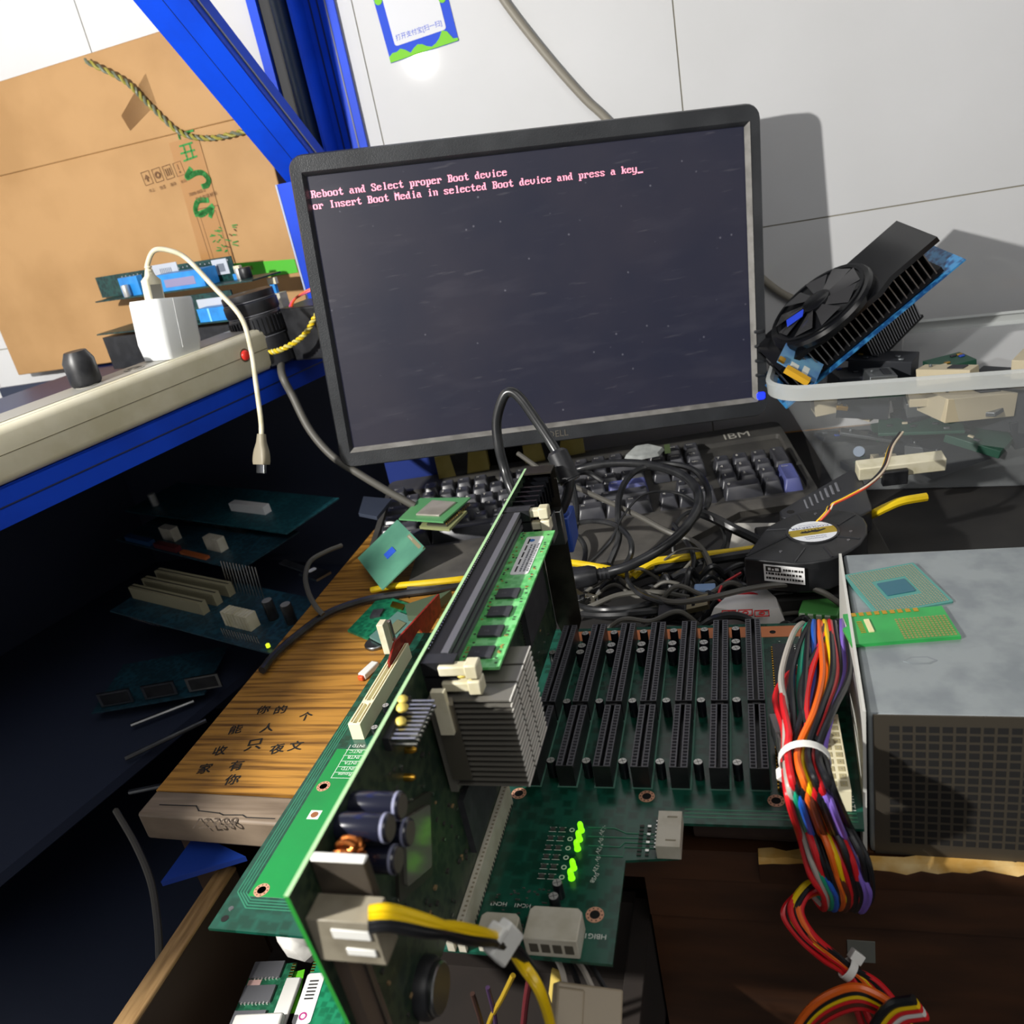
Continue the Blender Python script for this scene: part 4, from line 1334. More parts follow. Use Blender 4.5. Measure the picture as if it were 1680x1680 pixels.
# camera lens shaped black barrel
LENS = mat('black_lens_barrel', '#1a1b1f', 0.4, hex2='#25262a', nscale=60)
lc = rel(425, 575, -62)
T = RT @ Matrix.Translation((lc.x, -50, SHZ)) @ Matrix.Rotation(math.radians(-4), 4, 'Y')
lens = thing('lens_barrel', 'black ribbed camera lens standing on the shelf behind the power strip', 'camera lens', T @ Vector((0, 0, 0)))
h = rel(420, 476, -50).z - SHZ
R_ = 27
g = G(T).lathe([(R_ * 0.9, 0), (R_, 2), (R_, h * .38), (R_ * 0.97, h * .4), (R_ * .97, h * .42), (R_ * 1.02, h * .44)], LENS, 40)
obj('barrel', g, lens)
g = G(T)
prof = []
g.lathe([(R_ * 1.02, h * .44), (R_ * 1.02, h * .66)], LENS, 40)
for k in range(40):
    a = 2 * math.pi * k / 40
    g.cb((0, 0, h * .55), (1.2, 2.2, h * .2), LENS, Matrix.Rotation(a, 4, 'Z') @ Matrix.Translation((0, -R_ * 1.02, 0)))
obj('ribbed_ring', g, lens)
g = G(T).lathe([(R_ * 1.0, h * .66), (R_ * 1.0, h * .68), (R_ * .96, h * .7), (R_ * 1.03, h * .74), (R_ * 1.03, h * .86), (R_ * .97, h * .88), (R_ * .99, h * .9), (R_ * .99, h * .98), (R_ * .8, h)], LENS, 40)
for zz in (.4, .7, .88):
    g.ring(R_ * .97, R_ * 1.0, h * zz, mat('worn_grey_edge', '#6f7076', 0.4), 40, None, 0.7)
obj('front_rings', g, lens)
# black case to the right of the lens and the small wires above
lq = rel(505, 545, -40)
g = G(RT).bx(lq.x - 34, -40, SHZ, lq.x + 26, 10, rel(480, 505, -40).z, BLACK)
obj('black_case', g, label='black plastic case on the shelf between the lens and the monitor', cat='case', bevel=2)
twisted([RT @ rel(443, 578, -84), RT @ rel(460, 574, -80), RT @ rel(485, 561, -70), RT @ rel(503, 545, -60), RT @ rel(516, 522, -52), RT @ rel(530, 500, -48)], 1.5, YEL, mat('pale_yellow_wire', '#c9bf6a', 0.4), 9, 'twisted_wire', 'bright yellow twisted wire behind the end of the power strip')
for k, (m_, l_) in enumerate(((mat('pink_wire', '#d4527e', 0.4), 'pink'), (mat('orange_red_wire', '#d9532c', 0.4), 'orange red'))):
    g = G().tube([RT @ rel(474 + k * 3, 512, -30), RT @ rel(478 + k * 3, 497 - k * 2, -30), RT @ rel(490 + k * 2, 486 - k * 2, -28), RT @ rel(512, 476 - k * 3, -24), RT @ rel(530, 470, -20)], 1.3, m_, 6)
    obj('thin_wire', g, label=l_ + ' thin wire looping beside the left edge of the monitor', cat='wire')

# ------------------------------------------------------------------ power strip, charger, plug lead
STRIPW = mat('aged_ivory_plastic', '#e8e2c8', 0.4, hex2='#dad3b4', nscale=30)
STRIPT = mat('grey_strip_face', '#9c9a92', 0.5)
strip = thing('power_strip', 'ivory multi-socket power strip lying along the front edge of the shelf', 'power strip', RP(0, -300, SHZ))
ye = -38
sx0, sx1 = -52, 3.5
zt = SHZ + 43
def sl(x0, x1, z0, z1, yy, r):
    return [(p[0], yy, p[1]) for p in rrect(x1 - x0, z1 - z0, r, 5, (x0 + x1) / 2, (z0 + z1) / 2)]
g = G(RT).loft([sl(sx0, sx1, SHZ + 0.5, zt, -480, 7), sl(sx0, sx1, SHZ + .5, zt, ye - 16, 7), sl(sx0 + 2, sx1 - 1.5, SHZ + 1.5, zt - 1, ye - 5, 9), sl(sx0 + 8, sx1 - 6, SHZ + 5, zt - 5, ye, 10)], STRIPW, smooth=True)
obj('housing', g, strip)
g = G(RT)
g.bx(sx1 - 0.4, -478, SHZ + 22, sx1 + 0.25, ye - 8, SHZ + 22.6, mat('seam_brown', '#6a624c', 0.6))
g.bx(sx0 + 10, -479, zt - 0.3, sx1 - 10, ye - 40, zt + 0.6, STRIPT)
g.bx(sx1 - 5.2, -478, zt - 1.6, sx1 - 4.2, ye - 16, zt - 0.5, mat('seam_brown', '#6a624c', 0.6))
obj('seam_and_face', g, strip)
T = RT @ Matrix.Translation((sx1, ye - 62, SHZ + 24)) @ Matrix.Rotation(math.radians(90), 4, 'Y')
g = G(T)
g.ring(5.2, 6.6, -0.2, mat('seam_brown', '#6a624c', 0.6), 20, None, 0.6)
g.lathe([(5.0, -0.2), (5.0, 1.6), (4.2, 2.6), (2.5, 3.1), (0.3, 3.3)], mat('red_switch', '#d8342a', 0.3, emit=0.15), 18)
obj('switch', g, strip, label='round red switch')
# the sockets part seen left of the charger
for yy in (-205, -255):
    g = G(RT @ Matrix.Translation((-24, yy, zt + 0.6)))
    g.ring(7, 9, 0, mat('socket_ring', '#8a887f', 0.5), 20, None, 0.5)
    for a in (0, 120, 240):
        g.bx(-0.8, 2, 0.1, 0.8, 5.5, 0.3, BLACK, TR(rz=a))
    obj('socket', g, strip)
CHG = mat('white_charger', '#dcdfdf', 0.3)
cy_ = -170
ch = thing('usb_charger', 'white cube wall charger plugged into the power strip', 'charger', RP(-24, cy_, zt))
T = RT @ Matrix.Translation((-22, cy_ + 8, zt + 1)) @ Matrix.Rotation(math.radians(-9), 4, 'X')
def cl(w, d_, z, r=6):
    return [(p[0], p[1], z) for p in rrect(w, d_, r, 5)]
g = G(T).loft([cl(36, 40, -3, 6), cl(40, 46, 12, 7), cl(40, 46, 48, 7), cl(38, 44, 51, 6)], CHG, smooth=True)
obj('charger_body', g, ch)
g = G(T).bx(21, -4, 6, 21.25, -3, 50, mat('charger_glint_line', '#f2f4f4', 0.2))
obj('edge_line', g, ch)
lead = thing('usb_cable', 'cream USB lead plugged into the charger, its small plug dangling in front of the shelf', 'cable', T @ Vector((0, 0, 56)))
T = T @ Matrix.Translation((0, -6, -4))
g = G(T)
g.loft([[(p[0] , p[1], 54) for p in rrect(9, 17, 2)], [(p[0], p[1], 72) for p in rrect(9, 17, 2)], [(p[0], p[1], 76) for p in rrect(6.5, 9, 2)], [(p[0], p[1], 82) for p in rrect(5, 6, 2)]], CREAM)
g.bx(4.2, -6, 55, 4.8, 6, 68, mat('grey_plug_face', '#8f8d82', 0.4))
for k in range(3):
    g.ring(2.4, 3.4, 77 + k * 3, CREAM, 10, None, 1.4)
obj('usb_plug', g, lead)
st = T @ Vector((0, 0, 90))
dd = (st - CAM_C).length
def onD(px, py, dist):
    r_ = ray(px, py)
    return CAM_C + r_.normalized() * dist
g = G()
g.tube([T @ Vector((0, 0, 80)), T @ Vector((0, 0, 86)), onD(253, 411, dd - 4), onD(278, 411, dd - 6), onD(307, 425, dd - 10), onD(350, 470, dd - 22), onD(395, 520, dd - 36), onD(412, 575, dd - 50), onD(420, 630, dd - 58), onD(428, 690, dd - 60), onD(429, 716, dd - 60)], 2.3, CREAM, 10)
obj('lead', g, lead)
e0, e1 = onD(429, 712, dd - 60), onD(429, 776, dd - 60)
dv = (e1 - e0)
GP = mat('dusty_grey_plug', '#8f8773', 0.5)
MW = 1.45
T2 = frame(e0, dv.cross(Vector((0.3, 1, 0.1))), dv.cross(dv.cross(Vector((0.3, 1, 0.1)))))
if (T2.to_3x3() @ Vector((0, 0, 1))).dot(dv) < 0:
    T2 = T2 @ Matrix.Rotation(math.pi, 4, 'X')
LL = dv.length
g = G(T2)
def ml(w, d_, z, r): return [(p[0] * MW, p[1] * MW, z * LL) for p in rrect(w, d_, r, 4)]
g.loft([ml(5, 5, 0, 2), ml(6, 5.5, .2, 2), ml(6.4, 5.8, .24, 2), ml(9.5, 6.5, .42, 2), ml(10.5, 7, .55, 2), ml(10.5, 7, .7, 1.5), ml(9.4, 6.4, .78, 1)], GP)
g.loft([ml(7, 2.4, .78, .4), ml(7, 2.4, 1.0, .4)], STEEL)
obj('micro_plug', g, lead, label='dusty grey small plug')
g = G(RT @ Matrix.Translation((-30, -250, zt)))
g.lathe([(11, 0), (13, 3), (13, 22), (9, 30)], BLACK, 18)
obj('black_plug', g, label='black plug in the power strip, left of the white charger', cat='plug')
# supply cable of the strip
g = G().tube([RP(-24, ye - 6, SHZ + 20), RP(-16, ye + 8, SHZ + 14), onD(462, 612, 905), onD(480, 650, 900), onD(508, 705, 890), onD(545, 748, 880), onD(590, 778, 872), onD(640, 808, 868), onD(680, 830, 866)], 4.0, GREYC, 10)
obj('supply_cable', g, label='thick grey supply cable from the end of the power strip down behind the keyboard', cat='cable')

# ------------------------------------------------------------------ dark boards on the rack below the shelf
OLDW = mat('dusty_ivory_slot', '#8f8a70', 0.6)
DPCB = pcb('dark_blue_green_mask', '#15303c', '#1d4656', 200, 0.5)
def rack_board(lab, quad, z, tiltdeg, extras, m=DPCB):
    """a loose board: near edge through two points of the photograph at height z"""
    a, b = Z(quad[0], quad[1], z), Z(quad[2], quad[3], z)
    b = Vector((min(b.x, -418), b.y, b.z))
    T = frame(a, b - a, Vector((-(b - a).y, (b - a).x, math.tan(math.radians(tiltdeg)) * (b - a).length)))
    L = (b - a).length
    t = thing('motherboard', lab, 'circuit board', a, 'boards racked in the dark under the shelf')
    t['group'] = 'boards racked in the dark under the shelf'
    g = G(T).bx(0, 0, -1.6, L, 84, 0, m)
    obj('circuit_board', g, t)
    extras(T, L, t)
    return t
def ex1(T, L, t):
    g = G(T)
    for k in range(3):
        g.bx(L * .02, 26 + k * 17, 0, L * .5, 34 + k * 17, 14, OLDW)
        g.bx(L * .02, 29.4 + k * 17, 13.8, L * .5, 30.6 + k * 17, 14.2, BLACK)
    obj('ivory_slot', g, t)
    g = G(T)
    for k in range(8):
        g.bx(L * .66 + k * 5, 20, 0, L * .66 + k * 5 + 3.8, 32, 16, CREAM)
    obj('power_socket', g, t)
    g = G(T)
    for k in range(12):
        g.cyl((L * .45 + k * 5, 70, 0), (L * .45 + k * 5, 74, 34), 0.7, TIN, 5)
    obj('pin_row', g, t)
    g = G(T)
    for k in range(14):
        g.cyl((L * .72 + k * 4, 6, 0), (L * .72 + k * 4, 6, 10), 0.6, TIN, 5)
    obj('pin_row', g, t)
    g = G(T)
    for k in range(14):
        g.cyl((L * .1 + k * 4, 5, -9), (L * .1 + k * 4, 5, 0), 0.5, TIN, 5)
    obj('pin_row', g, t)
    g = G(T).lathe([(2, 0), (2, 3), (0.5, 4)], mat('yellow_led', '#cfe02a', 0.3, emit=1.2), 10, Matrix.Translation((L * .97, 5, 2)))
    obj('status_light', g, t)
    for dx in (.83, .93):
        g = G(T).lathe([(5, 0), (5.4, 1), (5.4, 20), (5, 21)], BLACK, 14, Matrix.Translation((L * dx, 44, 0)))
        g.prism(circ(4.8, 14), 21, 21.2, CAPT, Matrix.Translation((L * dx, 44, 0)))
        obj('capacitor', g, t)
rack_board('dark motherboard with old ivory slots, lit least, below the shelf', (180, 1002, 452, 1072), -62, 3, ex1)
def ex2(T, L, t):
    g = G(T)
    for x, w in ((.3, 26), (.66, 28)):
        g = G(T).bx(L * x, 20, 0, L * x + w, 30, 16, NYLON)
        obj('white_connector', g, t)
    g = G(T)
    for k in range(5):
        g.bx(L * .1 + k * 34, 60, 0, L * .1 + k * 34 + 24, 68, 12, BLACK)
    obj('black_slot', g, t)
    g = G(T).bx(L * .08, 2, 0, L * .3, 10, 6, mat('dull_blue_port', '#1c4a78', 0.5))
    g.bx(L * .34, 2, 0, L * .52, 10, 6, mat('dull_red_port', '#5a1c22', 0.5))
    g.bx(L * .55, 2, 0, L * .75, 8, 3, mat('dull_orange_port', '#a0552a', 0.5))
    obj('edge_ports', g, t)
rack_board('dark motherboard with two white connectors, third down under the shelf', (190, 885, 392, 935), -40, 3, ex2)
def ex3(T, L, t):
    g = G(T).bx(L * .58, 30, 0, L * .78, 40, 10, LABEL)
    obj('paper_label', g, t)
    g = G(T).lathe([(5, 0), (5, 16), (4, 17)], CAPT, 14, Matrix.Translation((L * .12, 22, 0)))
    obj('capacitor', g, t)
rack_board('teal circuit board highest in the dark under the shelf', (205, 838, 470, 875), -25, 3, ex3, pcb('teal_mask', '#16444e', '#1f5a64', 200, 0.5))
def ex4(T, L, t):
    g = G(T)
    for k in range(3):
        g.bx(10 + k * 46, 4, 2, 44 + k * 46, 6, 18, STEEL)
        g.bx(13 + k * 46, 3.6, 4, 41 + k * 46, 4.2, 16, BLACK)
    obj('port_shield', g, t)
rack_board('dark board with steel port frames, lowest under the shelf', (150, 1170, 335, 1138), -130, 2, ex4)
g = G()
a, b = Z(458, 926, -40), Z(528, 950, -40)
T = frame(a, b - a, Vector((-(b - a).y, (b - a).x, 0)))
g.T = T
L = (b - a).length
g.bx(0, 0, 0, L * .6, 8, 2, STEEL)
g.bx(L * .6, -6, 0, L, 12, 2.4, STEEL)
g.prism(rrect(6, 9, 2, cx=L * .7, cy=5), 2.4, 2.8, LABEL)
obj('metal_bracket', g, label='loose bare metal slot bracket sticking out of the dark boards', cat='bracket')
for k, (a, b) in enumerate((((215, 1190), (318, 1150)), ((205, 1245), (338, 1182)), ((212, 1300), (300, 1282)))):
    p, q = Z(a[0], a[1], -140), Z(b[0], b[1], -140)
    g = G().cyl(p, q, 2.2, STEEL, 8)
    obj('steel_rod', g, label='thin steel rod in the dark left of the desk, %s of three' % ('topmost', 'middle', 'lowest')[k], cat='rod', group='steel rods in the dark rack')
g = G().tube([Z(190, 1330, -130), Z(222, 1385, -130), Z(247, 1445, -130), Z(258, 1510, -130), Z(262, 1580, -130), Z(262, 1640, -130)], 2.6, GREYC, 8)
obj('grey_cable', g, label='grey cable hanging in the dark left of the open drawer', cat='cable')
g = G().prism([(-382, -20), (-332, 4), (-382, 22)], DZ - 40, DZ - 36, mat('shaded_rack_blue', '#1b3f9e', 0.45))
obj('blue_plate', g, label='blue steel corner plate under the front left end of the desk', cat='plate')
# ------------------------------------------------------------------ power supply box at the right
GALV = mat('galvanised_steel', '#9fa6a8', 0.42, 0.55, hex2='#8b9296', nscale=50)
GALVD = mat('shaded_front_steel', '#4f493f', 0.5, 0.5)  # darker copy of the steel, paints the front plate in shade
px0, py0, pz1 = 51, -7, 38
psu = thing('power_supply', 'grey steel power supply box with a perforated front, at the right end of the desk', 'power supply', (125, 70, DZ))
g = G()
g.loft([[(px0, py0 + 1, DZ), (200, py0 - 4, DZ), (206, 150, DZ), (px0 + 7, 152, DZ)], [(px0, py0 + 1, pz1), (200, py0 - 4, pz1), (206, 150, pz1), (px0 + 7, 152, pz1)]], GALV)
obj('box', g, psu, bevel=1.5)
fT = frame((px0, py0 + 1, DZ), (149, -5, 0), (0, 0, 1))
g = G(fT)
g.bx(2, 0, -0.2, 147, 86, 0.6, GALVD)
obj('front_plate', g, psu)
g = G(fT)
for i in range(24):
    for j in range(15):
        x, y = 9 + i * 5.6, 8 + j * 4.9
        g.bx(x, y, 0.5, x + 4.2, y + 3.4, 0.72, HOLE)
obj('perforation', g, psu)
g = G()
g.prism([(px0 + 22, 36), (px0 + 26, 33), (px0 + 34, 33), (px0 + 38, 36), (px0 + 34, 39.5), (px0 + 26, 39.5)], pz1, pz1 + 0.12, mat('embossed_line', '#8d9497', 0.4, 0.5))
g.prism([(px0 + 23.5, 36), (px0 + 26.6, 34), (px0 + 33.4, 34), (px0 + 36.5, 36), (px0 + 33.4, 38.5), (px0 + 26.6, 38.5)], pz1 + .12, pz1 + 0.2, GALV)
obj('embossed_mark', g, psu)
g = G()
g.loft([[(px0 - 4.2, py0 - 3, DZ), (px0 - 2.2, py0 - 3, DZ), (px0 + 4.4, 150, DZ), (px0 + 2.4, 150, DZ)], [(px0 - 2.5, py0 - 2, pz1 + 4), (px0 - 1.2, py0 - 2, pz1 + 4), (px0 + 5.6, 150, pz1 + 2), (px0 + 4.0, 150, pz1 + 2)]], mat('pale_sheet_edge', '#c9c9c2', 0.4))
obj('steel_sheet', g, label='thin pale steel sheet leaning against the left side of the power supply', cat='sheet')
CPUG = mat('cpu_substrate_teal', '#4f8f86', 0.4)
def pads(g, T, w, h, z, nx, ny, m, skip=None):
    for i in range(nx):
        for j in range(ny):
            x, y = (i + .5) / nx * w - w / 2, (j + .5) / ny * h - h / 2
            if skip and abs(x) < skip * w / 2 and abs(y) < skip * h / 2: continue
            g.cb((x, y, z), (w / nx * .62, h / ny * .62, 0.2), m, T)
ca = Z(1400, 935, pz1 + 1)
T = frame(Z(1470, 968, pz1), Z(1456, 998, pz1) - ca, Vector((1, 0.4, 0)))
cpu = thing('processor', 'processor with a grid of gold pads lying face up on the power supply', 'processor', T @ Vector((0, 0, 0)))
g = G(T).prism(rrect(46, 42, 1), 0, 1.6, CPUG)
obj('substrate', g, cpu)
g = G(T)
pads(g, None, 43, 39, 1.7, 26, 24, mat('grey_gold_pad', '#b0a890', 0.3, 0.8), 0.5)
obj('contact_pads', g, cpu)
g = G(T)
g.prism(rrect(14, 16, .5), 1.6, 2.1, mat('teal_centre', '#2c6272', 0.4))
obj('centre_block', g, cpu)
GCP = mat('green_package', '#2fa04c', 0.35, hex2='#279044', nscale=50)
t = thing('processor_module', 'green processor card with gold edge contacts on the front right of the power supply', 'processor', Z(1440, 1035, pz1))
T = frame(Z(1449, 1034, pz1), Vector((1, 0.10, 0)), Vector((-0.35, 1, 0)))
g = G(T).prism([(-19, -14), (34, -14), (34, 16), (-17, 16), (-17, 4), (-20, 2)], 0, 2, GCP)
obj('package', g, t)
g = G(T)
for k in range(9):
    g.bx(-13 + k * 4, 12.5, 2, -10.6 + k * 4, 16, 2.2, GOLD)
pads(g, TR(20, -3), 26, 20, 2.1, 14, 10, mat('khaki_pad', '#a99a5e', 0.35, 0.6))
obj('gold_contacts', g, t)
g = G(T)
g.bx(-8, -4, 2, -5.4, 8, 2.8, mat('cream_component', '#e2d6a4', 0.5))
for k in range(8):
    g.bx(-12, -4 + k * 1.5, 2, -9.4, -3.4 + k * 1.5, 2.2, GOLD)
obj('component', g, t)

# ------------------------------------------------------------------ blower fans
def flat(pts, z): return [(Z(a, b, z).x, Z(a, b, z).y) for a, b in pts]
fz = 14
top = flat([(1220, 916), (1256, 867), (1264, 861), (1290, 848), (1310, 841), (1340, 835), (1372, 835), (1401, 840), (1417, 849), (1423, 860), (1423, 874), (1412, 891), (1398, 901), (1383, 909), (1360, 918), (1330, 923), (1304, 924), (1262, 920)], fz)
FANB = mat('fan_black', '#1b1c1e', 0.36, hex2='#242527', nscale=80)
fan = thing('blower_fan', 'black blower fan with a round white and gold sticker, lying on the cable tangle', 'fan', (45, 240, -14))
g = G().prism(top, fz - 24, fz, FANB)
obj('housing', g, fan, bevel=1.4, seg=3)
cF = Z(1333, 873, fz)
g = G()
RIBM = mat('fan_rib', '#26272a', 0.3)
for a, b in (((1296, 878), (1224, 913)), ((1320, 900), (1304, 922)), ((1352, 897), (1366, 914)), ((1372, 880), (1411, 884)), ((1375, 862), (1402, 845)), ((1318, 856), (1308, 843)), ((1298, 868), (1258, 870))):
    P, Q = Z(*a, fz), Z(*b, fz)
    g.tube([P, Q], 0.9, RIBM, 6, False)
g.ring(17.0, 18.6, fz - 0.2, RIBM, 40, Matrix.Translation((cF.x, cF.y, 0)), 1.1)
for q in ((1338, 843), (1396, 872), (1392, 886), (1281, 905)):
    P = Z(*q, fz)
    g.prism(circ(1.2, 10, P.x, P.y), fz, fz + 0.5, mat('rivet_grey', '#77777a', 0.3, 0.6))
obj('cover_ribs', g, fan)
sd = Matrix.Translation((cF.x, cF.y, 0))
ru = 190
STW = mat('sticker_white', '#e3e6ea', 0.3)
g = G(sd).prism(circ(16.8, 40), fz, fz + 0.5, STW)
band = [(16.7 * math.cos(t), 16.7 * math.sin(t)) for t in [math.radians(a) for a in range(-18, 19, 4)]] + [(16.7 * math.cos(t), 16.7 * math.sin(t)) for t in [math.radians(a) for a in range(162, 199, 4)]]
g.prism(band, fz + 0.5, fz + 0.6, mat('sticker_gold', '#b8a038', 0.3, 0.4), TR(rz=ru - 180))
def st_text(s_, y, size, rz=ru):
    g.text(s_, size, mat('sticker_blue_print', '#1f2a6a', 0.5), TR(0, 0, fz + 0.62, rz=rz) @ Matrix.Translation((0, y, 0)), 'CENTER')
st_text('COOLSERVER', -8.8, 4.4)
st_text('www.coolserver.com', -11.6, 1.7)
st_text('Thermal Solution', 7.4, 2.2)
st_text('Professional Cooling', 10.4, 1.7)
bug = [(-9, 0), (-6, 1.4), (-2, 1.0), (1, 2.0), (5, 1.2), (9, 2.6), (10, 1.4), (6, -0.6), (3, -1.8), (-1, -1.0), (-4, -1.8), (-8, -1.2)]
g.prism(bug, fz + 0.62, fz + 0.7, PRINT, TR(rz=ru - 180))
for k in range(6):
    g.bx(-7 + k * 2.4, 1, fz + .62, -6.5 + k * 2.4, 3.2, fz + .7, PRINT, TR(rz=ru - 180 + 8))
obj('round_sticker', g, fan, label='round white and gold sticker')
a, b = top[0], top[17]
fl = Vector((top[16][0] - top[0][0], top[16][1] - top[0][1], 0)).normalized()
LT = frame((top[0][0], top[0][1], fz - 24), fl, (0, 0, 1))
g = G(LT)
g.bx(14, 8, 0.2, 42, 21, 0.7, LABEL)
g.bx(15.5, 16, 0.7, 26, 20, 0.9, PRINT)
g.bx(17, 17, .9, 19, 19, 1.0, LABEL); g.bx(19.8, 17, .9, 21.2, 18.4, 1.0, LABEL); g.bx(22, 17, .9, 24.6, 19, 1.0, LABEL)
for k in range(3):
    x = 27.5 if k == 0 else 15.5
    while x < 40:
        w_ = random.uniform(0.7, 2.2)
        g.bx(x, 17.2 - k * 3.6, 0.7, x + w_, 18.8 - k * 3.6, 0.9, PRINT)
        x += w_ + random.uniform(.3, .9)
obj('side_label', g, fan, label='white side label')
for k, c in enumerate(('#e0b41c', '#23242a', '#c8452a', '#d9c9b0')):
    m_ = mat('fan_lead_%s' % ('yellow', 'black', 'red', 'beige')[k], c, 0.4)
    o_ = Vector((k * 1.1 - 1.6, (k % 2) * 1.0, (k % 2) * 1.2))
    g = G().tube([Z(1343, 856, fz) + o_, Z(1358, 840, fz + 6) + o_, Z(1366, 828, fz + 10) + o_, Z(1390, 816, fz + 14) + o_, Z(1425, 796, fz + 20) + o_, Z(1450, 770, fz + 24) + o_, Z(1462, 735, fz + 28) + o_, Z(1478, 712, fz + 30) + o_], 0.85, m_, 6)
    obj('lead_wire', g, fan, label=('yellow', 'black', 'red', 'beige')[k] + ' lead wire')
z2 = 2
top2 = flat([(1278, 838), (1392, 772), (1404, 772), (1414, 782), (1430, 828), (1430, 836), (1405, 850), (1300, 850), (1282, 848)], z2)
fan2 = thing('flat_fan_cover', 'flat black fan housing with a row of moulded slots, behind the stickered blower fan', 'fan', (70, 320, -30))
g = G().prism(top2, z2 - 18, z2, mat('smoky_black_plastic', '#2a2b30', 0.35))
obj('housing', g, fan2, bevel=1.2)
g = G()
for k in range(7):
    P, Q = Z(1320 + k * 8.5, 821 - k * 4.6, z2), Z(1325 + k * 8.5, 834 - k * 4.6, z2)
    g.tube([P + Vector((0, 0, .1)), Q + Vector((0, 0, .1))], 0.9 if k < 4 else 1.2, mat('moulded_grey_slot', '#77787e', 0.4), 6, False)
P = Z(1297, 840, z2)
g.prism(circ(3, 16, P.x, P.y), z2, z2 + 0.3, HOLE)
obj('moulded_slots', g, fan2)
# support: flat box under the fans
g = G(TR(52, 262, DZ, rz=4)).bx(-44, -62, 0, 50, 60, 28, mat('dark_heap_box', '#1c1b1a', 0.7))
obj('flat_black_box', g, label='flat black box under the blower fans', cat='box', bevel=2)

# ------------------------------------------------------------------ clear tub with graphics card
CLEAR = mat('clear_tub_plastic', '#d3d8da', 0.1, alpha=0.16)
CLEARR = mat('clear_tub_rim', '#c8ccca', 0.2, alpha=0.82)
tub = thing('plastic_tub', 'clear plastic tub of computer parts standing at the right against the wall', 'tub', (140, 470, DZ))
tz, tb = 64, -30
def tl(x0, x1, y0, y1, z, r): return [(p[0], p[1], z) for p in rrect(x1 - x0, y1 - y0, r, 8, (x0 + x1) / 2, (y0 + y1) / 2)]
tT = Matrix.Translation((24, 425, 0)) @ Matrix.Rotation(math.radians(-7), 4, 'Z')
g = G(tT).loft([tl(52, 250, 16, 140, tb - 14, 22), tl(46, 256, 12, 146, tb, 26), tl(4, 300, 2, 192, tz - 5, 32)], CLEAR, cap1=False, smooth=True)
obj('tub_wall', g, tub)
g = G(tT).loft([tl(4, 300, 2, 192, tz - 9, 32), tl(-3, 308, -5, 198, tz - 10, 38), tl(-4, 309, -6, 199, tz + 2, 38), tl(0, 305, -2, 195, tz + 4, 34), tl(3, 301, 1, 192, tz + 2, 32)], CLEARR, cap0=False, cap1=False, smooth=True)
obj('rim', g, tub, label='milky rim')
g = G(tT).bx(40, 20, DZ, 260, 140, tb - 14.5, BLACK)
obj('box_under_tub', g, label='black box the clear tub stands on', cat='box')
g = G().prism(circ(5, 20), 0, 0.5, mat('pale_round_sticker', '#98a4b4', 0.5), frame(tT @ Vector((76, 8.5, -2)), Vector((1, 0, 0)), Vector((0, .1, 1))))
obj('round_sticker', g, label='small pale round sticker on the front of the clear tub', cat='sticker')
# graphics card: slanting plane
gp0, gp1 = Y(1290, 655, 470), Y(1470, 505, 490)
gx = (gp1 - gp0).normalized()
gT = frame(gp0, gx, Vector((-0.05, 1, 0.25)))      # local x along the board, y to the back, z = face normal
gc = thing('graphics_card', 'graphics card with a glossy black fan and long fins, standing tilted in the clear tub', 'graphics card', gp0)
BPCB = pcb('blue_solder_mask', '#1d4f86', '#3f8fc8', 160, 0.3)
g = G(gT).bx(-6, -12, -1.6, 190, 70, 0, BPCB)
obj('circuit_board', g, gc, label='blue circuit board')
FIN = mat('black_anodised_fin', '#1d1e21', 0.35, 0.5)
FINE_ = mat('bright_fin_edge', '#9b9ca0', 0.3, 0.9)
g = G(gT)
for k in range(26):
    x = 10 + k * 6.2
    g.bx(x, -10, 6, x + 1.0, 64, 30, FIN)
    g.bx(x, -10.6, 6, x + 1.0, -10, 30, FINE_)
g.bx(8, -8, 2, 172, 62, 7, FIN)
obj('fin_stack', g, gc)
g = G(gT)
shroud = [(12, -12), (46, -14), (60, -20), (118, -20), (134, -12), (182, -12), (182, 66), (12, 66)]
g.prism(shroud, 30, 35, BLACKG)
sT = gT @ Matrix.Translation((78, 24, 35))
g.T = sT
g.lathe([(52, 0), (53, 5), (51, 8), (46, 9)], BLACKG, 48)
g.ring(44, 47, 8.6, BLACKG, 48, None, 1.6)
obj('fan_shroud', g, gc)
g = G(sT)
for k in range(9):
    a = 2 * math.pi * k / 9
    g.add([(14 * math.cos(a), 14 * math.sin(a), 10), (43 * math.cos(a + .2), 43 * math.sin(a + .2), 9.6), (43 * math.cos(a + .72), 43 * math.sin(a + .72), 12.5), (14 * math.cos(a + .6), 14 * math.sin(a + .6), 12.5)], [(0, 1, 2, 3)], mat('smoked_fan_blade', '#3a3a3c', 0.12))
g.lathe([(14, 9.5), (14, 13), (12, 14), (.2, 14.2)], BLACKG, 24)
g.prism([(-34, -4), (-18, -8), (-12, 2), (-30, 8)], 13, 13.4, mat('blue_fan_blade_mark', '#2b49d8', 0.3))
obj('fan', g, gc)
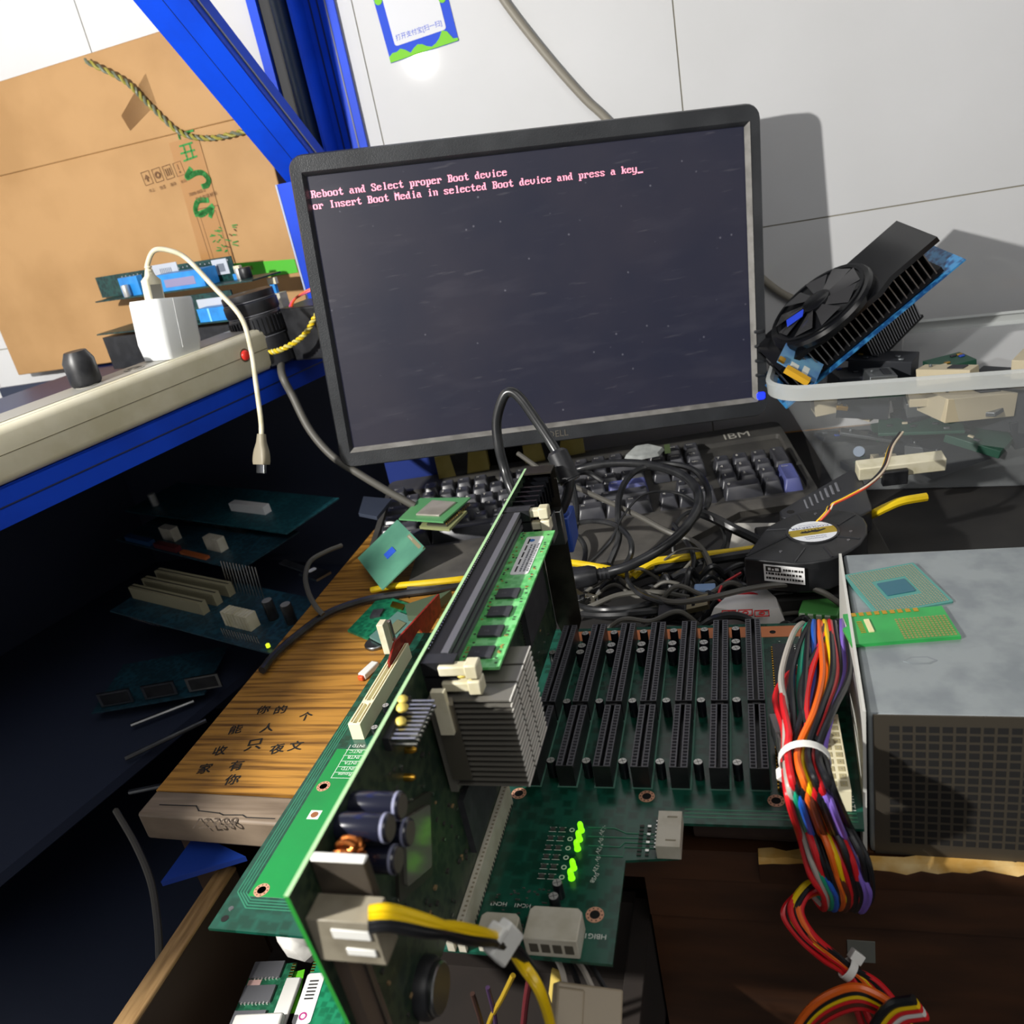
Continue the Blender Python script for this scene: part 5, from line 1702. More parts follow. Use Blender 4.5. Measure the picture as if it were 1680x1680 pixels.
# other things in the tub
t = thing('expansion_card', 'pale blue card with white print near the rim of the clear tub', 'circuit board', Y(1290, 605, 448))
a, b = Y(1278, 586, 450), Y(1340, 622, 446)
T = frame(a, b - a, Vector((0.1, 1, 0.5)))
g = G(T).bx(0, -8, 0, (b - a).length, 22, 1.6, mat('pale_blue_card', '#6f9fbd', 0.4, hex2='#3d64a8', nscale=30))
g.bx(12, -4, 1.6, 20, 2, 1.8, SILK); g.bx(24, -5, 1.6, 30, 6, 1.8, SILK); g.bx(0, -8, 1.6, 6, -2, 4, GOLD)
obj('circuit_board', g, t)
g = G(T).bx(10, -14, -2, 34, -8, 4, mat('yellow_plastic', '#e0ac2e', 0.4))
obj('yellow_clip', g, t)
a, b = Y(1440, 590, 540), Y(1480, 550, 560)
T = frame(a, b - a, Vector((0, 1, 0.3)))
g = G(T)
for k in range(22):
    g.bx(k * 3.2 - 4, 0, 0, k * 3.2 - 2.6, 40, 26, FIN)
    g.bx(k * 3.2 - 4, -.6, 0, k * 3.2 - 2.6, 0, 26, FINE_)
g.bx(-6, 0, -3, 68, 40, 0, FIN)
obj('fin_block', g, label='black heat sink with close bright fin edges, right behind the graphics card', cat='heat sink')
random.seed(21)
TM = [mat('tub_part_steel', '#7d8184', 0.35, 0.7), mat('tub_part_dark', '#22252c', 0.5), mat('tub_part_green', '#1f4a3a', 0.5), mat('tub_part_cream', '#c9bda0', 0.5), mat('tub_part_blue', '#2347a8', 0.4), mat('tub_part_brass', '#a8843a', 0.35, 0.6)]
spots = [('dark', 92, 40, -34, 60, 8, 30), ('dark', 150, 60, -36, 70, 30, 60), ('steel', 82, 40, -2, 46, 3, 14), ('cream', 106, 34, -26, 40, 6, 10), ('green', 128, 30, 8, 70, 3, 40), ('brass', 62, 30, 30, 10, 4, 8), ('steel', 132, 32, -24, 30, 14, 16), ('dark', 80, 60, 14, 46, 20, 30), ('blue', 176, 40, -14, 22, 8, 16), ('steel', 170, 30, 20, 50, 4, 22), ('brass', 86, 22, -28, 14, 6, 8), ('dark', 200, 60, 0, 60, 40, 60)]
for k in range(26):
    spots.append((random.choice(['dark', 'dark', 'dark', 'green', 'steel', 'cream']), random.uniform(60, 250), random.uniform(24, 120), random.uniform(-30, 40), random.uniform(24, 70), random.uniform(5, 26), random.uniform(16, 50)))
for k, (c, x, y, z, w, h, d_) in enumerate(spots):
    m_ = {'steel': TM[0], 'dark': TM[1], 'green': TM[2], 'cream': TM[3], 'blue': TM[4], 'brass': TM[5]}[c]
    T = tT @ Matrix.Translation((x, y + 6, max(z, tb - 8) + h / 2)) @ Matrix.Rotation(random.uniform(-.6, .6), 4, 'Z') @ Matrix.Rotation(random.uniform(-.25, .25), 4, 'Y')
    g = G(T).cb((0, 0, 0), (w, d_, h), m_)
    if c in ('dark', 'green'):
        for q in range(5):
            g.cb((random.uniform(-.4, .4) * w, random.uniform(-.4, .4) * d_, h / 2 + .8), (5, 3.5, 1.6), random.choice(TM))
    else:
        g.cyl((-w * .3, 0, h / 2), (-w * .3, 0, h / 2 + 2.5), 1.6, TM[0], 8)
        g.cb((w * .2, 0, h / 2 + 0.5), (w * .3, d_ * .6, 1.0), TM[1])
    obj('loose_part', g, label='loose %s part inside the clear tub' % {'steel': 'steel', 'dark': 'black plastic', 'green': 'green board', 'cream': 'cream plastic', 'blue': 'blue plastic', 'brass': 'brass'}[c], cat='computer part', group='parts in the tub: ' + c, bevel=0.6)
BAG = mat('clear_bag_film', '#d8d8d4', 0.15, alpha=0.3)
g = G()
random.seed(9)
bagp = [(1375, 472), (1405, 448), (1435, 444), (1470, 447), (1490, 470), (1490, 520)]
R1 = [Y(a, b, 600) for a, b in bagp]
R2 = [Y(a - 10, b + 60 + random.uniform(-6, 6), 570) for a, b in bagp]
R3 = [Y(a - 20, b + 110, 590) for a, b in bagp]
for A, B in ((R1, R2), (R2, R3)):
    for i in range(5):
        g.add([A[i], A[i + 1], B[i + 1], B[i]], [(0, 1, 2, 3)], BAG, True)
obj('plastic_bag', g, label='crumpled clear plastic bag behind the graphics card in the tub', cat='bag')
# ------------------------------------------------------------------ processors and small boards on the left of the keyboard
def quad_T(pts, z):
    P = [Z(a, b, zz) for (a, b), zz in zip(pts, z if isinstance(z, (list, tuple)) else [z] * 4)]
    c = sum(P, Vector()) / 4
    return frame(c, P[1] - P[0], P[0] - P[3]), (P[1] - P[0]).length, (P[3] - P[0]).length
T, w, h = quad_T([(653, 858), (699, 905), (629, 957), (583, 912)], [-6, -8, -34, -30])
GSUB = mat('grey_green_substrate', '#5f9a80', 0.4, hex2='#558c76', nscale=40)
cp = thing('processor', 'square green processor with a bare blue die, leaning on the keyboard wrist rest', 'processor', T @ Vector((0, 0, 0)))
g = G(T).prism(rrect(w, h, 1), -1.2, 0, GSUB)
g.prism([(w / 2 - 3, h / 2 - 0.2), (w / 2 - .2, h / 2 - 3), (w / 2 - .2, h / 2 - .2)], 0, 0.1, GOLD)
obj('substrate', g, cp)
g = G(T).bx(-5, -5.5, 0, 6, 5.5, 1, mat('blue_silicon_die', '#3a63d8', 0.2))
obj('die', g, cp, label='blue silicon die')
g = G(T).bx(w * .0, h / 2 - 5, 0, w * .42, h / 2 - 1.5, 0.1, mat('tan_marking_strip', '#8c8468', 0.5))
g.text('1000/256/133', 1.9, SILK, TR(w * .02, h / 2 - 4.2, 0.2))
obj('marking_strip', g, cp)
cz = -4
T, w, h = quad_T([(690, 818), (772, 817), (727, 856), (655, 851)], cz)
T = T @ Matrix.Translation((0, 0, 0))
GPK = mat('green_cpu_package', '#5f9f68', 0.4)
cp = thing('processor', 'green processor with a grey metal lid, on top of another processor on the keyboard keys', 'processor', T @ Vector((0, 0, 0)))
def qpr(pts, z0, z1, m, g):
    P = [Z(a, b, z1) for a, b in pts]
    g.loft([[(p.x, p.y, z0) for p in P], [(p.x, p.y, z1) for p in P]], m)
g = G(); qpr([(689, 817), (772, 816), (727, 856), (654, 851)], cz - 1.6, cz, GPK, g)
obj('substrate', g, cp)
g = G(); qpr([(709, 820), (748, 823), (720, 845), (682, 843)], cz, cz + 2, mat('brushed_nickel_lid', '#b9b2a8', 0.4, 0.25, hex2='#a39c92', nscale=40), g)
obj('metal_lid', g, cp, bevel=0.4)
g = G()
for k in range(14):
    P = Z(732 + k * 2.9, 857 - k * 2.5, cz - 2)
    g.cyl(P, P + Vector((0, 0, -3)), 0.35, GOLD, 5)
obj('pins', g, cp)
cp = thing('processor', 'lower processor with cream edges under the green lidded one on the keyboard', 'processor', Z(720, 865, -12))
g = G(); qpr([(708, 838), (766, 838), (737, 868), (688, 864)], -12, -9.4, mat('khaki_substrate', '#8f9568', 0.45), g)
obj('substrate', g, cp)
g = G(); qpr([(712, 842), (758, 840), (733, 862), (700, 860)], -9.4, -7.6, mat('dark_nickel', '#6e6c60', 0.35, 0.7), g)
obj('metal_lid', g, cp)
g = G(); qpr([(596, 814), (643, 818), (618, 848), (588, 842)], -12, -8, mat('slate_chip', '#39404f', 0.45), g)
obj('square_chip', g, label='dull slate grey square chip on the left end of the keyboard, in shade', cat='chip', bevel=0.4)
# small boards on the wood behind the ivory slot
t = thing('small_circuit_board', 'small green circuit board with a black chip lying on the wood behind the red card', 'circuit board', Z(620, 1010, DZ))
g = G(); qpr([(618, 984), (640, 980), (678, 992), (664, 1010), (604, 1048), (570, 1034)], DZ + 2, DZ + 4, pcb('small_board_mask', '#115a40', '#1c7a55', 220, 0.3), g)
obj('circuit_board', g, t)
g = G(); qpr([(612, 1000), (630, 998), (623, 1009), (606, 1012)], DZ + 4, DZ + 6, CHIP, g)
qpr([(644, 986), (664, 992), (660, 1000), (640, 994)], DZ + 4, DZ + 5, GOLD, g)
obj('chip', g, t)
t = thing('processor', 'grey green processor lying on the wood between the small board and the red card', 'processor', Z(640, 1035, DZ))
g = G(); qpr([(652, 1003), (688, 1016), (640, 1062), (606, 1044)], DZ + 4.5, DZ + 6.5, mat('grey_teal_substrate', '#5c8078', 0.4), g)
obj('substrate', g, t)
g = G(); qpr([(652, 1016), (666, 1022), (648, 1040), (634, 1034)], DZ + 6.5, DZ + 7.5, mat('olive_lid', '#8c9070', 0.4, 0.4), g)
obj('metal_lid', g, t)
g = G(Matrix.Translation(Z(617, 1057, DZ + 1))).lathe([(9, -1), (9.6, 0), (9.6, 1.6), (8.8, 2.4), (.3, 2.5)], STEEL, 28)
obj('coin_cell', g, label='round steel coin cell on the wood beside the grey green processor', cat='battery')
T = frame(Z(606, 1105, DZ + 1), Vector((0.3, 1, 0)), Vector((-1, 0.3, 0)))
g = G(T).bx(-8, -3, 0, 10, 4, 5, WHITEP)
g.bx(-10.5, -2, 0, -7, 3, 4, mat('orange_tip', '#d2552a', 0.4))
obj('white_clip', g, label='white clip with an orange end on the wood under the edge of the backplane', cat='clip', bevel=0.8)
g = G(); qpr([(664, 992), (700, 980), (740, 968), (720, 984), (690, 1010), (668, 1010)], DZ + 4, DZ + 12, mat('dull_green_case', '#4c5a44', 0.5), g)
obj('green_case', g, label='dull green case half hidden between the black cable and the red card', cat='case')

# ------------------------------------------------------------------ cables
def cable(name, lab, pts, r, m=CABLE, n=8, cat='cable', group=None):
    P = [p if isinstance(p, Vector) else Z(*p) for p in pts]
    g = G().tube(P, r, m, n)
    return obj(name, g, label=lab, cat=cat, group=group)
# the big loop with its moulded plug
lp = thing('power_lead', 'thick black lead making the big loop in front of the keypad, with a moulded plug', 'cable', Z(960, 945, -20))
g = G().tube([Z(1000, 938, -8), Z(1035, 927, -4), Z(1090, 897, 4), Z(1128, 862, 10), Z(1146, 828, 14), Z(1140, 798, 16), Z(1112, 776, 16), Z(1060, 762, 14), Z(1005, 760, 12), Z(955, 768, 6), Z(925, 778, 2), Z(890, 788, -6)], 4.0, CABLE, 12)
obj('lead', g, lp)
a, b = Z(932, 950, -10), Z(988, 938, -8)
T = frame(a, Vector((0, 0, 1)).cross(b - a), Vector((0, 0, 1)))
if (T.to_3x3() @ Vector((0, 0, 1))).dot(b - a) < 0: T = T @ Matrix.Rotation(math.pi, 4, 'X')
L = (b - a).length
g = G(T).loft([[(p[0], p[1], z * L) for p in rrect(w, h, min(w, h) * .42, 6)] for w, h, z in ((15, 13, 0), (18, 15, .06), (18, 15, .62), (14, 12, .82), (9, 9, .86), (9, 9, 1.1), (7.6, 7.6, 1.3))], BLACK, smooth=True)
for k in range(3):
    g.ring(4.2, 5.2, L * (.9 + k * .12), BLACK, 14, None, 1.6)
obj('moulded_plug', g, lp)
# video cable with ferrite bead
vc = thing('video_cable', 'black video cable with a ferrite bead, arching from the blue plug on the upright card', 'cable', Y(925, 850, 152))
P0 = Y(921, 838, 150)
g = G().tube([P0, Y(930, 815, 152), Y(934, 790, 154), Y(926, 765, 158), Y(905, 728, 166), Y(880, 690, 172), Y(856, 656, 176), Y(839, 643, 178), Y(826, 652, 178), Y(815, 690, 176), Y(818, 730, 172), Y(828, 770, 168), Y(838, 800, 160), Y(852, 830, 156), Y(870, 870, 155)], 3.4, CABLE, 12)
obj('lead', g, vc)
a, b = Y(914, 744, 162), Y(933, 784, 156)
g = G().cyl(a, b, 7.2, BLACK, 20)
g.cyl(a - (b - a) * .12, a, 5, BLACK, 20, 7.0)
g.cyl(b, b + (b - a) * .06, 8, BLACK, 20)
g.cyl(b + (b - a) * .06, b + (b - a) * .14, 7, BLACK, 20)
obj('ferrite_bead', g, vc)
VB = mat('vga_blue_plug', '#27489a', 0.4)
g = G()
q0 = Y(918, 836, 150)
g.loft([[(q0.x - 9, 149, 52), (q0.x + 5, 149, 52), (q0.x + 5, 149, q0.z - 6), (q0.x - 9, 149, q0.z - 6)], [(q0.x - 9, 172, 54), (q0.x + 5, 172, 54), (q0.x + 5, 172, q0.z - 7), (q0.x - 9, 172, q0.z - 7)]], VB)
g.cyl((q0.x, 158, q0.z - 8), P0, 4.6, VB, 12, 4.0)
obj('blue_plug', g, vc, label='blue plug', bevel=1.2)
names = [
    ('straight thin shiny cable crossing from the ferrite bead to the tangle', [(850, 744, 30), (900, 778, 16), (960, 806, 8), (1040, 843, 2), (1095, 872, -4), (1140, 890, -10), (1160, 915, -16), (1165, 940, -24), (1150, 955, -34)], 2.4, GREYC),
    ('cable loop rising over the right side of the big black loop', [(1000, 925, -24), (1015, 885, -10), (1014, 850, 2), (1016, 815, 8), (1030, 785, 10), (1055, 768, 12), (1100, 762, 12), (1140, 772, 10), (1160, 800, 6), (1160, 828, 0), (1140, 850, -10)], 3.0, CABLE),
    ('thin black wire loop between the keyboard and the fan', [(960, 930, -24), (1000, 890, -6), (1020, 850, 4), (1050, 815, 8), (1085, 806, 6), (1120, 812, 2), (1150, 830, -4)], 1.1, CABLE),
    ('black cable arc low in front of the wrist rest', [(925, 868, -20), (950, 858, -6), (980, 855, 0), (1010, 862, 0), (1032, 882, -4), (1036, 905, -12), (1026, 925, -22), (1000, 950, -32)], 2.4, CABLE),
    ('vertical black cable falling beside the blue plug', [(938, 790, 22), (945, 830, 6), (943, 870, -8), (930, 905, -16), (922, 935, -26), (925, 970, -36)], 3.0, CABLE),
    ('small round cable loop in front of the keyboard right of centre', [(1105, 905, -30), (1105, 870, -14), (1122, 845, -8), (1150, 838, -8), (1178, 855, -10), (1190, 885, -16), (1180, 910, -24), (1160, 925, -34)], 1.9, CABLE),
    ('loop of black cable near the silver plug', [(1105, 860, -8), (1130, 895, -10), (1138, 920, -16), (1128, 948, -24), (1105, 970, -30), (1075, 985, -34)], 2.2, CABLE),
    ('long grey cable sweeping over the tangle towards the power supply', [(1010, 945, -36), (1040, 965, -28), (1080, 982, -22), (1112, 988, -16), (1160, 982, -10), (1220, 968, -6), (1270, 960, -4), (1310, 960, -6), (1350, 972, -10), (1380, 992, -20)], 2.2, GREYC),
    ('thick black cable coming out under the blower fan', [(1260, 905, -16), (1210, 912, -20), (1160, 920, -24), (1110, 928, -28), (1060, 940, -32), (1020, 955, -36), (960, 972, -40)], 4.2, CABLE),
    ('black cable slanting down the right of the keyboard edge', [(1140, 838, 2), (1170, 850, -4), (1205, 868, -10), (1240, 885, -18), (1270, 905, -28)], 4.2, CABLE),
    ('black cable bending round the foot of the blower fan', [(1135, 945, -30), (1150, 965, -26), (1185, 985, -22), (1215, 998, -24), (1250, 1000, -34)], 2.6, CABLE),
    ('lowest black cable along the far edge of the backplane', [(930, 1002, -36), (980, 1008, -30), (1040, 1006, -28), (1100, 1000, -30), (1150, 992, -38)], 3.4, CABLE),
    ('second black cable lying behind the slot bracket', [(930, 985, -32), (965, 998, -26), (1010, 1000, -24), (1070, 990, -28), (1110, 970, -36)], 2.4, CABLE),
    ('crossing black cable behind the slot bracket', [(930, 1012, -36), (975, 992, -26), (1020, 975, -24), (1080, 972, -26), (1130, 980, -34)], 2.2, GREYC),
    ('black cable dipping under the moulded plug', [(1030, 930, -26), (1030, 952, -20), (1050, 975, -20), (1090, 990, -22), (1140, 1005, -34)], 2.0, CABLE),
    ('black cable disappearing behind the upright card', [(905, 880, -20), (935, 872, -22), (960, 900, -30), (950, 960, -38)], 2.4, CABLE),
    ('thin grey wire among the tangle', [(1075, 930, -26), (1110, 905, -10), (1140, 900, -8), (1158, 912, -18), (1150, 950, -30)], 1.0, GREYC),
    ('dark cable coil end beside the fan label', [(1195, 935, -30), (1205, 950, -24), (1225, 962, -22), (1262, 958, -26), (1290, 975, -36)], 2.4, CABLE),
    ('black wire rising from the keyboard to the ferrite bead', [(870, 812, 0), (895, 800, 10), (925, 786, 16), (960, 775, 10), (990, 790, 0)], 2.6, CABLE),
]
for lab, pts, r, m_ in names:
    cable('black_cable' if m_ is CABLE else 'grey_cable', lab, pts, r, m_)
random.seed(31)
for k in range(34):
    x, y = random.uniform(-150, 30), random.uniform(172, 268)
    pts = [Vector((x, y, DZ + 4))]
    a = random.uniform(-.5, .5)
    for j in range(5):
        a += random.uniform(-.8, .8)
        pts.append(pts[-1] + Vector((22 * math.cos(a), 12 * math.sin(a), 0)))
        pts[-1].z = DZ + 5 + random.uniform(0, 16 + (k > 15) * 12)
        pts[-1].y = min(max(pts[-1].y, 166), 290)
        pts[-1].x = min(max(pts[-1].x, -185), 58)
    cable('black_cable', 'short piece of black cable buried in the tangle behind the backplane board', pts, random.uniform(1.4, 3.0), CABLE if k % 4 else GREYC, group='buried pieces of the cable tangle')
YC2 = mat('yellow_network_cable', '#e0c016', 0.35, hex2='#c9a90e', nscale=40)
for lab, pts, r in (('yellow cable stub beside the moulded plug', [(925, 922, -22), (945, 924, -20), (975, 929, -20), (1005, 935, -24), (1040, 948, -34)], 3.0),
                    ('long yellow cable running through the tangle to the blower fan', [(1040, 945, -30), (1068, 923, -20), (1110, 916, -20), (1160, 910, -20), (1210, 904, -20), (1250, 898, -24), (1290, 890, -30)], 3.2),
                    ('yellow cable in front of the wrist rest on the left', [(610, 968, -42), (640, 962, -38), (690, 957, -36), (740, 952, -36), (790, 946, -38)], 3.0),
                    ('yellow cable with a boot right of the blower fan', [(1415, 852, -16), (1435, 842, -4), (1455, 832, 2), (1480, 822, 6), (1520, 815, 6)], 3.4),
                    ('short yellow cable end under the big loop', [(1030, 935, -30), (1055, 930, -26), (1075, 934, -30), (1090, 945, -38)], 2.8)):
    cable('yellow_cable', lab, pts, r, YC2)
cable('black_cable', 'black cable lying along the left edge of the wooden desk top', [(430, 1100, -42), (450, 1075, -42), (490, 1040, -42), (540, 1005, -42), (600, 984, -42), (660, 974, -42), (720, 966, -42), (790, 952, -42)], 3.4, CABLE)
cable('grey_cable', 'grey cable hanging in a bow in front of the dark boards left of the keyboard', [(560, 895, -26), (535, 905, -22), (510, 920, -20), (501, 945, -22), (506, 972, -26), (518, 995, -32), (530, 1008, -38)], 2.4, GREYC)
RW = mat('red_wire', '#c8262e', 0.35)
for lab, pts in (('thin red wire under the fan label', [(1215, 940, -20), (1185, 960, -18), (1180, 985, -20), (1205, 985, -24), (1240, 975, -26)]), ('second thin red wire curving behind the red printed bag', [(1190, 985, -22), (1215, 975, -18), (1240, 975, -18), (1262, 990, -24)])):
    cable('red_wire', lab, pts, 1.0, RW, cat='wire')
# other small things on the heap
a = Z(1215, 1000, -34)
BAGW = mat('white_printed_bag', '#d9d7d4', 0.4, hex2='#c9c6c2', nscale=30)
bagt = thing('printed_bag', 'crumpled white plastic bag with red print behind the slots', 'bag', a)
ring_ = flat([(1165, 1018), (1185, 1000), (1200, 985), (1228, 978), (1262, 982), (1282, 1000), (1288, 1020), (1230, 1030)], -28)
cx_, cy2 = sum(p[0] for p in ring_) / 8, sum(p[1] for p in ring_) / 8
g = G().loft([[(p[0], p[1], DZ + 2) for p in ring_], [(p[0], p[1], -26 + random.uniform(-2, 2)) for p in ring_], [(cx_ + (p[0] - cx_) * .86, cy2 + (p[1] - cy2) * .86, -18) for p in ring_], [(cx_ + (p[0] - cx_) * .3, cy2 + (p[1] - cy2) * .3, -17.6) for p in ring_]], BAGW)
obj('bag_body', g, bagt)
g = G()
RP_ = mat('red_bag_print', '#d23c3c', 0.5)
for k in range(3):
    c = Z(1196 + k * 27, 1006 - (k % 2), -17.5)
    for q in ((-5, -4, 5, -3.3), (-5, 3.3, 5, 4), (-5, -4, -4.3, 4), (4.3, -4, 5, 4)):
        g.bx(c.x + q[0], c.y + q[1], -17.9, c.x + q[2], c.y + q[3], -17.3, RP_)
    g.ring(1.4, 2.2, -17.9, RP_, 12, Matrix.Translation((c.x, c.y, 0)), 0.6)
obj('red_print', g, bagt)
t = thing('usb_plug', 'steel USB plug with two square holes among the cables behind the slots', 'plug', Z(1150, 1000, -26))
T = frame(Z(1130, 998, -24), Z(1165, 990, -20) - Z(1130, 998, -24), Vector((0.2, 1, 0.25)))
g = G(T).bx(0, -6, 0, 16, 6, 4.5, mat('worn_brass_steel', '#8d8568', 0.35, 0.85))
g.bx(4, -3.6, 4.4, 6.4, -1.4, 4.7, HOLE); g.bx(4, 1.4, 4.4, 6.4, 3.6, 4.7, HOLE)
obj('shell', g, t)
g = G(T).bx(-22, -7.5, -1.5, 0, 7.5, 6, BLACK)
obj('grip', g, t, bevel=1)
g = G(TR(0, 0, 0)).bx(*Z(1140, 985, -30), *(Z(1140, 985, -30) + Vector((16, 10, 9))), mat('pale_blue_plug', '#7f9cc4', 0.4))
obj('blue_plug', g, label='pale blue square plug behind the steel USB plug', cat='plug', bevel=1)
t = thing('terminal_block', 'light green screw terminal block beside the power supply', 'terminal block', Z(1350, 1010, -30))
T = frame(Z(1348, 1003, -26), Vector((1, -0.25, 0)), Vector((0.2, 1, 0)))
g = G(T).bx(-14, -10, -10, 12, 12, 4, mat('terminal_green', '#5fae5a', 0.4))
obj('block', g, t, bevel=0.8)
g = G(T)
for k in range(4):
    g.bx(-13 + k * 5.6, -12, -6, -9.4 + k * 5.6, -9.8, 3.4, mat('terminal_pale', '#cfe3c2', 0.4))
obj('openings', g, t)
g = G().add([Z(1205, 858, -36), Z(1275, 858, -30), Z(1255, 885, -32), Z(1240, 915, -36), Z(1195, 905, -38)], [(0, 1, 2, 3, 4)], mat('grey_paper', '#b9b6ae', 0.6))
g.add([p + Vector((0, 0, -1.5)) for p in g.v], [(4, 3, 2, 1, 0)], mat('grey_paper', '#b9b6ae', 0.6))
obj('grey_paper', g, label='grey paper scrap between the keyboard and the blower fan', cat='paper')
T = frame(Z(1405, 780, 8), Vector((1, .1, 0)), Vector((0, 1, .2)))
g = G(T).bx(2, 0, -6, 70, 14, 6, CREAM)
g.bx(20, -4, -12, 40, 2, 2, BLACK)
obj('cream_connector', g, label='cream ribbon connector between the flat fan housing and the clear tub', cat='connector', bevel=1)
T = frame(Z(1060, 752, -14), Vector((1, .1, 0)), Vector((0, 1, .3)))
g = G(T)
pr = [(-22, -6), (-8, -12), (14, -9), (20, 0), (4, 10), (-10, 9)]
g.loft([[(p[0], p[1], 8) for p in pr], [(p[0] * .9, p[1] * .9, 12) for p in pr]], mat('pale_grey_pad', '#a9adab', 0.6, hex2='#8d918f', nscale=80))
obj('grey_pad', g, label='pale grey pad lying on the navigation keys of the keyboard', cat='pad')
g = G(T).bx(20, -4, 6, 26, 8, 9, mat('olive_board', '#4c5a3c', 0.5))
obj('olive_chip', g, label='small olive chip beside the pale grey pad on the keyboard', cat='chip')
COPR = mat('orange_copper_part', '#b3602a', 0.35, 0.5)
a = Z(1305, 968, -26)
g = G(TR(a.x, a.y, a.z, rz=-8)).bx(-24, -4, -3, 26, 6, 2, COPR)
g.cyl((0, 0, 2), (0, 0, 5), 3, BLACK, 12)
obj('copper_plate', g, label='orange copper plate under the grey cable in front of the fan', cat='plate', bevel=0.6)
random.seed(77)
SM = [(TIN, 'bright tin'), (NYLON, 'cream'), (BLACK, 'black'), (STEEL, 'steel')]
for k in range(20):
    x, y = random.uniform(-150, 20), random.uniform(170, 250)
    T = TR(x, y, DZ + 8 + random.uniform(0, 8), rz=random.uniform(0, 180), rx=random.uniform(-20, 20))
    m_, nm = SM[k % 4]
    g = G(T).bx(-6, -3, -3, 6, 3, 3, m_)
    g.bx(6, -2, -2, 9, 2, 2, TIN); g.cyl((-6, 0, 0), (-9, 0, 0), 1.6, CABLE, 8)
    obj('loose_connector', g, label='small loose %s connector buried among the black cables' % nm, cat='connector', group='loose connectors in the tangle: ' + nm, bevel=0.4)

# ------------------------------------------------------------------ main power lead: many coloured wires
WC = {'red': '#d61f26', 'black': '#17181b', 'grey': '#b9b2a8', 'green': '#14a07a', 'blue': '#2360c8', 'orange': '#ee6a1c', 'yellow': '#f0c808', 'purple': '#8468c8', 'brown': '#5a2a1a', 'white': '#d6d4ce'}
WM = {k: mat(k + '_insulation', v, 0.32) for k, v in WC.items()}
atx = thing('power_harness', 'thick harness of coloured wires hanging from the backplane over the desk edge', 'cable harness', Z(1330, 1245, 0))
seq = ['red', 'grey', 'red', 'green', 'black', 'blue', 'black', 'orange', 'orange', 'yellow', 'brown', 'red', 'black', 'black', 'red', 'black', 'purple', 'black', 'purple', 'black']
fan_x = [1272, 1282, 1284, 1312, 1322, 1336, 1300, 1350, 1358, 1364, 1345, 1372, 1366, 1378, 1330, 1388, 1384, 1394, 1392, 1320]
random.seed(13)
n_loop = 0
for i, c in enumerate(seq):
    sx = 1312 + i * 4.2
    ox, oz = (i / 19 - 0.5) * 17, ((i * 7) % 5 - 2) * 2.3 - (3.5 if c == 'purple' else 0)
    j = random.uniform(-3, 3)
    t1 = Vector((ox, 0, oz))
    low = [Z(1318, 1245, 30) + t1, Z(1330, 1300, 28) + t1 * 1.1, Y(1352, 1360, -28) + t1 * 1.3, Y(1376, 1420, -36) + t1 * 1.5, Y(1390 + ox, 1468 + oz * 2, -34) + t1, Y(1382 + ox, 1488 + oz, -24) + t1 * .8, Y(1362 + ox, 1464 + oz * 3, -18) + t1]
    if c in ('red', 'yellow', 'orange', 'black') and n_loop < 10 and i != 4:
        n_loop += 1
        o2 = {'yellow': -10, 'black': -5, 'red': 2, 'orange': 8}[c]
        low += [Y(1325 + oz, 1462 + o2, -26) + t1 * .5, Y(1303 + o2 * .7 + oz, 1495, -34) + t1 * .5, Y(1325 + o2 * .7, 1535, -40) + t1 * .5, Y(1366, 1570, -42) + t1 * .5, Y(1392, 1590, -44) + t1 * .35, Y(1425 + ox, 1612 + oz, -46) + t1 * .7, Y(1455 + ox * 2, 1660 + oz, -50) + t1, Y(1480 + ox * 2, 1720, -54) + t1]
    if i in (0, 2):
        pts = [Z(1345, 1086 + i * 4, BZ + 6), Z(1325, 1090 + i * 4, BZ + 18), Z(1292 + i, 1108, BZ + 30), Z(fan_x[i], 1145, 28 + oz), Z(fan_x[i] * .6 + 1308 * .4, 1200, 33 + oz)] + low
    else:
        pts = [Z(sx, 1046 + (i % 3) * 8, BZ + 6), Z(sx + 2, 1022 + j, BZ + 22), Z(sx * .55 + fan_x[i] * .45, 1040 + j, BZ + 33), Z(fan_x[i], 1105 + j, 26 + oz), Z(fan_x[i] * .7 + 1305 * .3, 1165, 34 + oz)] + low
    g = G().tube(pts, 1.65, WM[c], 8)
    obj('wire', g, atx, label=c + ' wire')
def tie(p, axis, r, w, parent, name='cable_tie'):
    T = frame(p, axis.orthogonal(), axis.cross(axis.orthogonal()))
    g = G(T).ring(r - 0.8, r, -w / 2, WHITEP, 24, None, w)
    g.bx(r - 1, -3, -3, r + 4, 3, 3, WHITEP)
    return obj(name, g, parent, label='white cable tie', bevel=0.4)
tie(Z(1320, 1248, 30), Z(1326, 1300, 28) - Z(1316, 1225, 31), 11.5, 4, atx)
tie(Y(1392, 1590, -44), Y(1425, 1612, -46) - Y(1368, 1570, -42), 5.6, 4, atx)
g = G()
T = frame(Z(1287, 1200, 2), Vector((1, 0.1, 0)), Vector((-0.1, 1, -0.35)))
g.T = T
g.bx(-6, -16, -6, 6, 12, 6, mat('clear_white_nylon', '#d8d6cc', 0.3))
for k in range(4):
    g.bx(-5.5 + k * 3, -22, -5, -4 + k * 3, -16, 5, mat('clear_white_nylon', '#d8d6cc', 0.3))
obj('spare_plug', g, atx, label='milky white spare plug', bevel=0.6)
